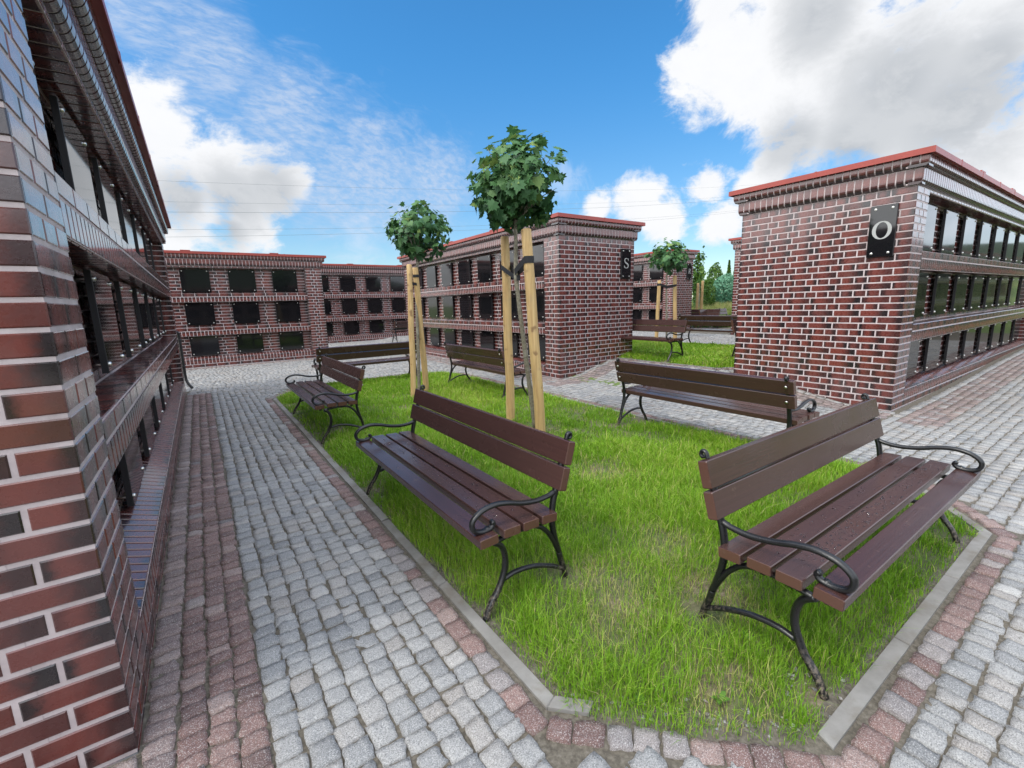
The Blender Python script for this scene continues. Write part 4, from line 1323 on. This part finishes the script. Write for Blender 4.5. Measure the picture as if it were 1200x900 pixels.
# power lines
for i, (p0, p1, rad) in enumerate((((186.7, 210), (457, 218), .010), ((191.7, 232.7), (457, 236), .010), ((196.7, 246.7), (457, 246), .016), ((201.7, 266), (457, 263), .013), ((203, 276), (457, 270), .014))):
    def at60(q):
        d = CAM_M.T @ np.array([(q[0] - 600) / FPX, (q[1] - 450) / FPX, 1.0]); return CAM + d * 60 / d[1]
    a, b = at60(p0), at60(p1); d = (b - a) / (b[0] - a[0])
    pts = []
    for k in range(25):
        xx = -60 + k * 7.5; pt = a + d * (xx - a[0]); pts.append((xx, 60 + (i % 2) * .8, pt[2] + .00035 * (xx - 20) ** 2 - .3))
    mb = MB(); mb.tube(pts, rad, 6)
    o = mb.build('power_line', M['cable'])
    tag(o, ['uppermost of the five thin power lines, crossing the white cloud', 'second power line from the top, over the grey cloud base', 'thickest dark power line, middle of the five', 'second power line from the bottom, just above the lowest', 'lowest of the five power lines, nearest the far roof'][i], 'power line', 'power lines across the sky')

# ------------------------------------------------------------------ sky, clouds, sun
SUN_EL, SUN_AZ = R(54), math.atan2(-1.0, -.10)      # azimuth from +Y towards +X
sun_dir = Vector((math.sin(SUN_AZ) * math.cos(SUN_EL), math.cos(SUN_AZ) * math.cos(SUN_EL), math.sin(SUN_EL)))
w = bpy.data.worlds.new('World'); SC.world = w; w.use_nodes = True
t = NT(w.node_tree)
bg = w.node_tree.nodes['Background']
sky = t.n('ShaderNodeTexSky'); sky.sky_type = 'NISHITA'; sky.sun_disc = False
sky.sun_elevation = SUN_EL; sky.sun_rotation = SUN_AZ; sky.air_density = 1.0; sky.dust_density = .4; sky.ozone_density = 1.4
co = t.n('ShaderNodeTexCoord').outputs['Generated']
def pix_dir(px, py):
    d = CAM_M.T @ np.array([(px - 600) / FPX, (py - 450) / FPX, 1.0]); return d / np.linalg.norm(d)
def blob(px, py, rpx, direct=None):
    """soft ball of sky direction round a pixel of the photograph"""
    d = pix_dir(px, py) if direct is None else np.array(direct) / np.linalg.norm(direct)
    off = math.hypot((px - 600) / FPX, (py - 450) / FPX)
    r = rpx / FPX / math.sqrt(1 + off * off) / (1 + .25 * off) if direct is None else rpx
    vm = t.n('ShaderNodeVectorMath', operation='DISTANCE'); t.l(co, vm.inputs[0]); vm.inputs[1].default_value = tuple(d)
    return t.math('SUBTRACT', 1.0, t.math('DIVIDE', vm.outputs['Value'], r))
def union(bl):
    a = None
    for b in bl:
        q = blob(*b); a = q if a is None else t.math('SMOOTH_MAX', a, q, .25)
    return a
mp = t.n('ShaderNodeMapping'); mp.inputs['Scale'].default_value = (1, 1, 1.5); t.l(co, mp.inputs[0])
fb = t.noise(8.5, 10, .66, mp.outputs[0], .25)
fb2 = t.noise(3.2, 8, .55, mp.outputs[0], .2)
fbS = t.noise(22, 6, .6, mp.outputs[0], .3)
cum = union([(185, 165, 85), (150, 215, 80), (255, 195, 62), (300, 215, 55), (338, 215, 34), (235, 250, 60), (285, 262, 42), (205, 285, 34),
             (860, 75, 85), (930, 40, 110), (1010, 60, 150), (1110, 60, 170), (990, 140, 95), (1140, 160, 120), (1230, 150, 130), (840, 10, 60), (910, 130, 60), (800, 75, 32),
             (745, 240, 38), (700, 243, 24), (775, 262, 34), (830, 215, 34), (880, 225, 32), (905, 195, 30), (845, 262, 34), (1190, 205, 50), (900, 100, 90), (1060, 130, 110), (1180, 40, 120), (960, 120, 90),
             (0, 0, .30, (-.55, 1, .16)), (0, 0, .34, (-1.0, .9, .22)), (0, 0, .35, (-1, .2, .35))])
dens = t.math('ADD', t.math('ADD', cum, .10), t.math('MULTIPLY', t.math('SUBTRACT', fb, .5), 2.7))
cum_mask = t.smooth(dens, .0, .60)
grey = union([(320, 222, 46), (275, 232, 52), (215, 235, 50), (270, 268, 30), (1050, 100, 100), (1120, 130, 120), (1000, 170, 70), (930, 165, 50), (960, 20, 60), (1160, 70, 70)])
greym = t.math('MULTIPLY', t.smooth(t.math('ADD', t.math('ADD', grey, .12), t.math('MULTIPLY', t.math('SUBTRACT', fb, .5), 2.2)), -.2, .9), .92)
ci = union([(240, 70, 90), (330, 140, 90), (430, 205, 90), (510, 215, 60), (160, 20, 70), (380, 230, 60), (140, 120, 70), (470, 255, 40)])
mp2 = t.n('ShaderNodeMapping'); mp2.inputs['Rotation'].default_value = (.2, .3, .9); mp2.inputs['Scale'].default_value = (5, 26, 16); t.l(co, mp2.inputs[0])
st = t.noise(2.2, 7, .62, mp2.outputs[0], .6)
cim = t.math('MULTIPLY', t.smooth(t.math('ADD', ci, t.math('MULTIPLY', t.math('SUBTRACT', st, .5), 1.5)), -.25, .8), .74)
st2 = t.noise(6.5, 6, .65, mp2.outputs[0], .3)
cim = t.math('MULTIPLY', cim, t.math('MULTIPLY_ADD', t.smooth(st2, .32, .68), .62, .42))
wi = union([(660, 215, 34), (620, 215, 40), (760, 208, 16), (740, 212, 16), (420, 285, 40), (960, 215, 30)])
wim = t.math('MULTIPLY', t.smooth(t.math('ADD', wi, t.math('MULTIPLY', t.math('SUBTRACT', st, .5), 2.0)), 0, 1.0), .35)
# unseen cloud cover behind the viewpoint, added to brighten the scene softly
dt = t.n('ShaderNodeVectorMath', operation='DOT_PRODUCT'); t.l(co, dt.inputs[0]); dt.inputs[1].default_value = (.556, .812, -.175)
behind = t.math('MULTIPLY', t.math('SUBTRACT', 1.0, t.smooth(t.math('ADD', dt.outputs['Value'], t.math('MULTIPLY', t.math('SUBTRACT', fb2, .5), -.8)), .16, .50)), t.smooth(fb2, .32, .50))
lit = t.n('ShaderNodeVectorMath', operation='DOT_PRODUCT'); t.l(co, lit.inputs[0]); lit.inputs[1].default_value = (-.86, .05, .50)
fill_veil = t.ramp(t.smooth(lit.outputs['Value'], -.6, 1.0), [(0, (.58, .60, .63)), (.5, (.72, .73, .75)), (1, (1.0, .985, .95))])
fill_veil = t.mix(1.0, fill_veil, (11.2, 11.6, 12.2), 'MULTIPLY')
sky_c = t.n('ShaderNodeHueSaturation'); sky_c.inputs['Saturation'].default_value = 1.12; sky_c.inputs['Value'].default_value = 1.0
t.l(sky.outputs[0], sky_c.inputs['Color'])
WHITE, GREY = (3.15, 3.2, 3.3), (1.60, 1.72, 1.88)
cl = t.mix(greym, WHITE, GREY)
cl = t.mix(t.math('MULTIPLY', t.smooth(fb, .35, .62), .5), cl, t.mix(.5, cl, (3.6, 3.6, 3.6)))
sz = t.n('ShaderNodeSeparateXYZ'); t.l(co, sz.inputs[0])
tint = t.mix(1.0, sky_c.outputs[0], t.mix(t.smooth(sz.outputs[2], .03, .48), (.42, .48, .51), (.26, .59, .72)), 'MULTIPLY')
c = t.mix(cim, tint, (2.0, 2.35, 2.95))
c = t.mix(wim, c, (2.7, 2.95, 3.4))
c = t.mix(cum_mask, c, cl)
c = t.mix(t.math('MULTIPLY', behind, .92), c, fill_veil)
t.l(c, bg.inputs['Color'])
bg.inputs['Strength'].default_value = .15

sl = bpy.data.lights.new('sun', 'SUN'); sl.energy = .95; sl.angle = R(11); sl.color = (1.0, .955, .88)
so = bpy.data.objects.new('sun', sl); COL.objects.link(so)
so.rotation_euler = sun_dir.to_track_quat('Z', 'Y').to_euler()
so.location = (0, 0, 30)

# ------------------------------------------------------------------ camera
cam = bpy.data.cameras.new('camera'); cam.sensor_width = 36; cam.lens = FPX / 1200 * 36
cam.clip_start = .05; cam.clip_end = 3000
ob = bpy.data.objects.new('camera', cam); COL.objects.link(ob)
r2, u2, fw = CAM_M[0], -CAM_M[1], CAM_M[2]
ob.matrix_world = Matrix(((r2[0], u2[0], -fw[0], CAM[0]), (r2[1], u2[1], -fw[1], CAM[1]), (r2[2], u2[2], -fw[2], CAM[2]), (0, 0, 0, 1)))
SC.camera = ob
SC.view_settings.view_transform = 'Standard'; SC.view_settings.look = 'None'
SC.view_settings.exposure = 1.0; SC.view_settings.gamma = 1.0; SC.view_settings.use_curve_mapping = False
SC.render.engine = 'CYCLES'
SC.cycles.use_denoising = True
SC.cycles.max_bounces = 6
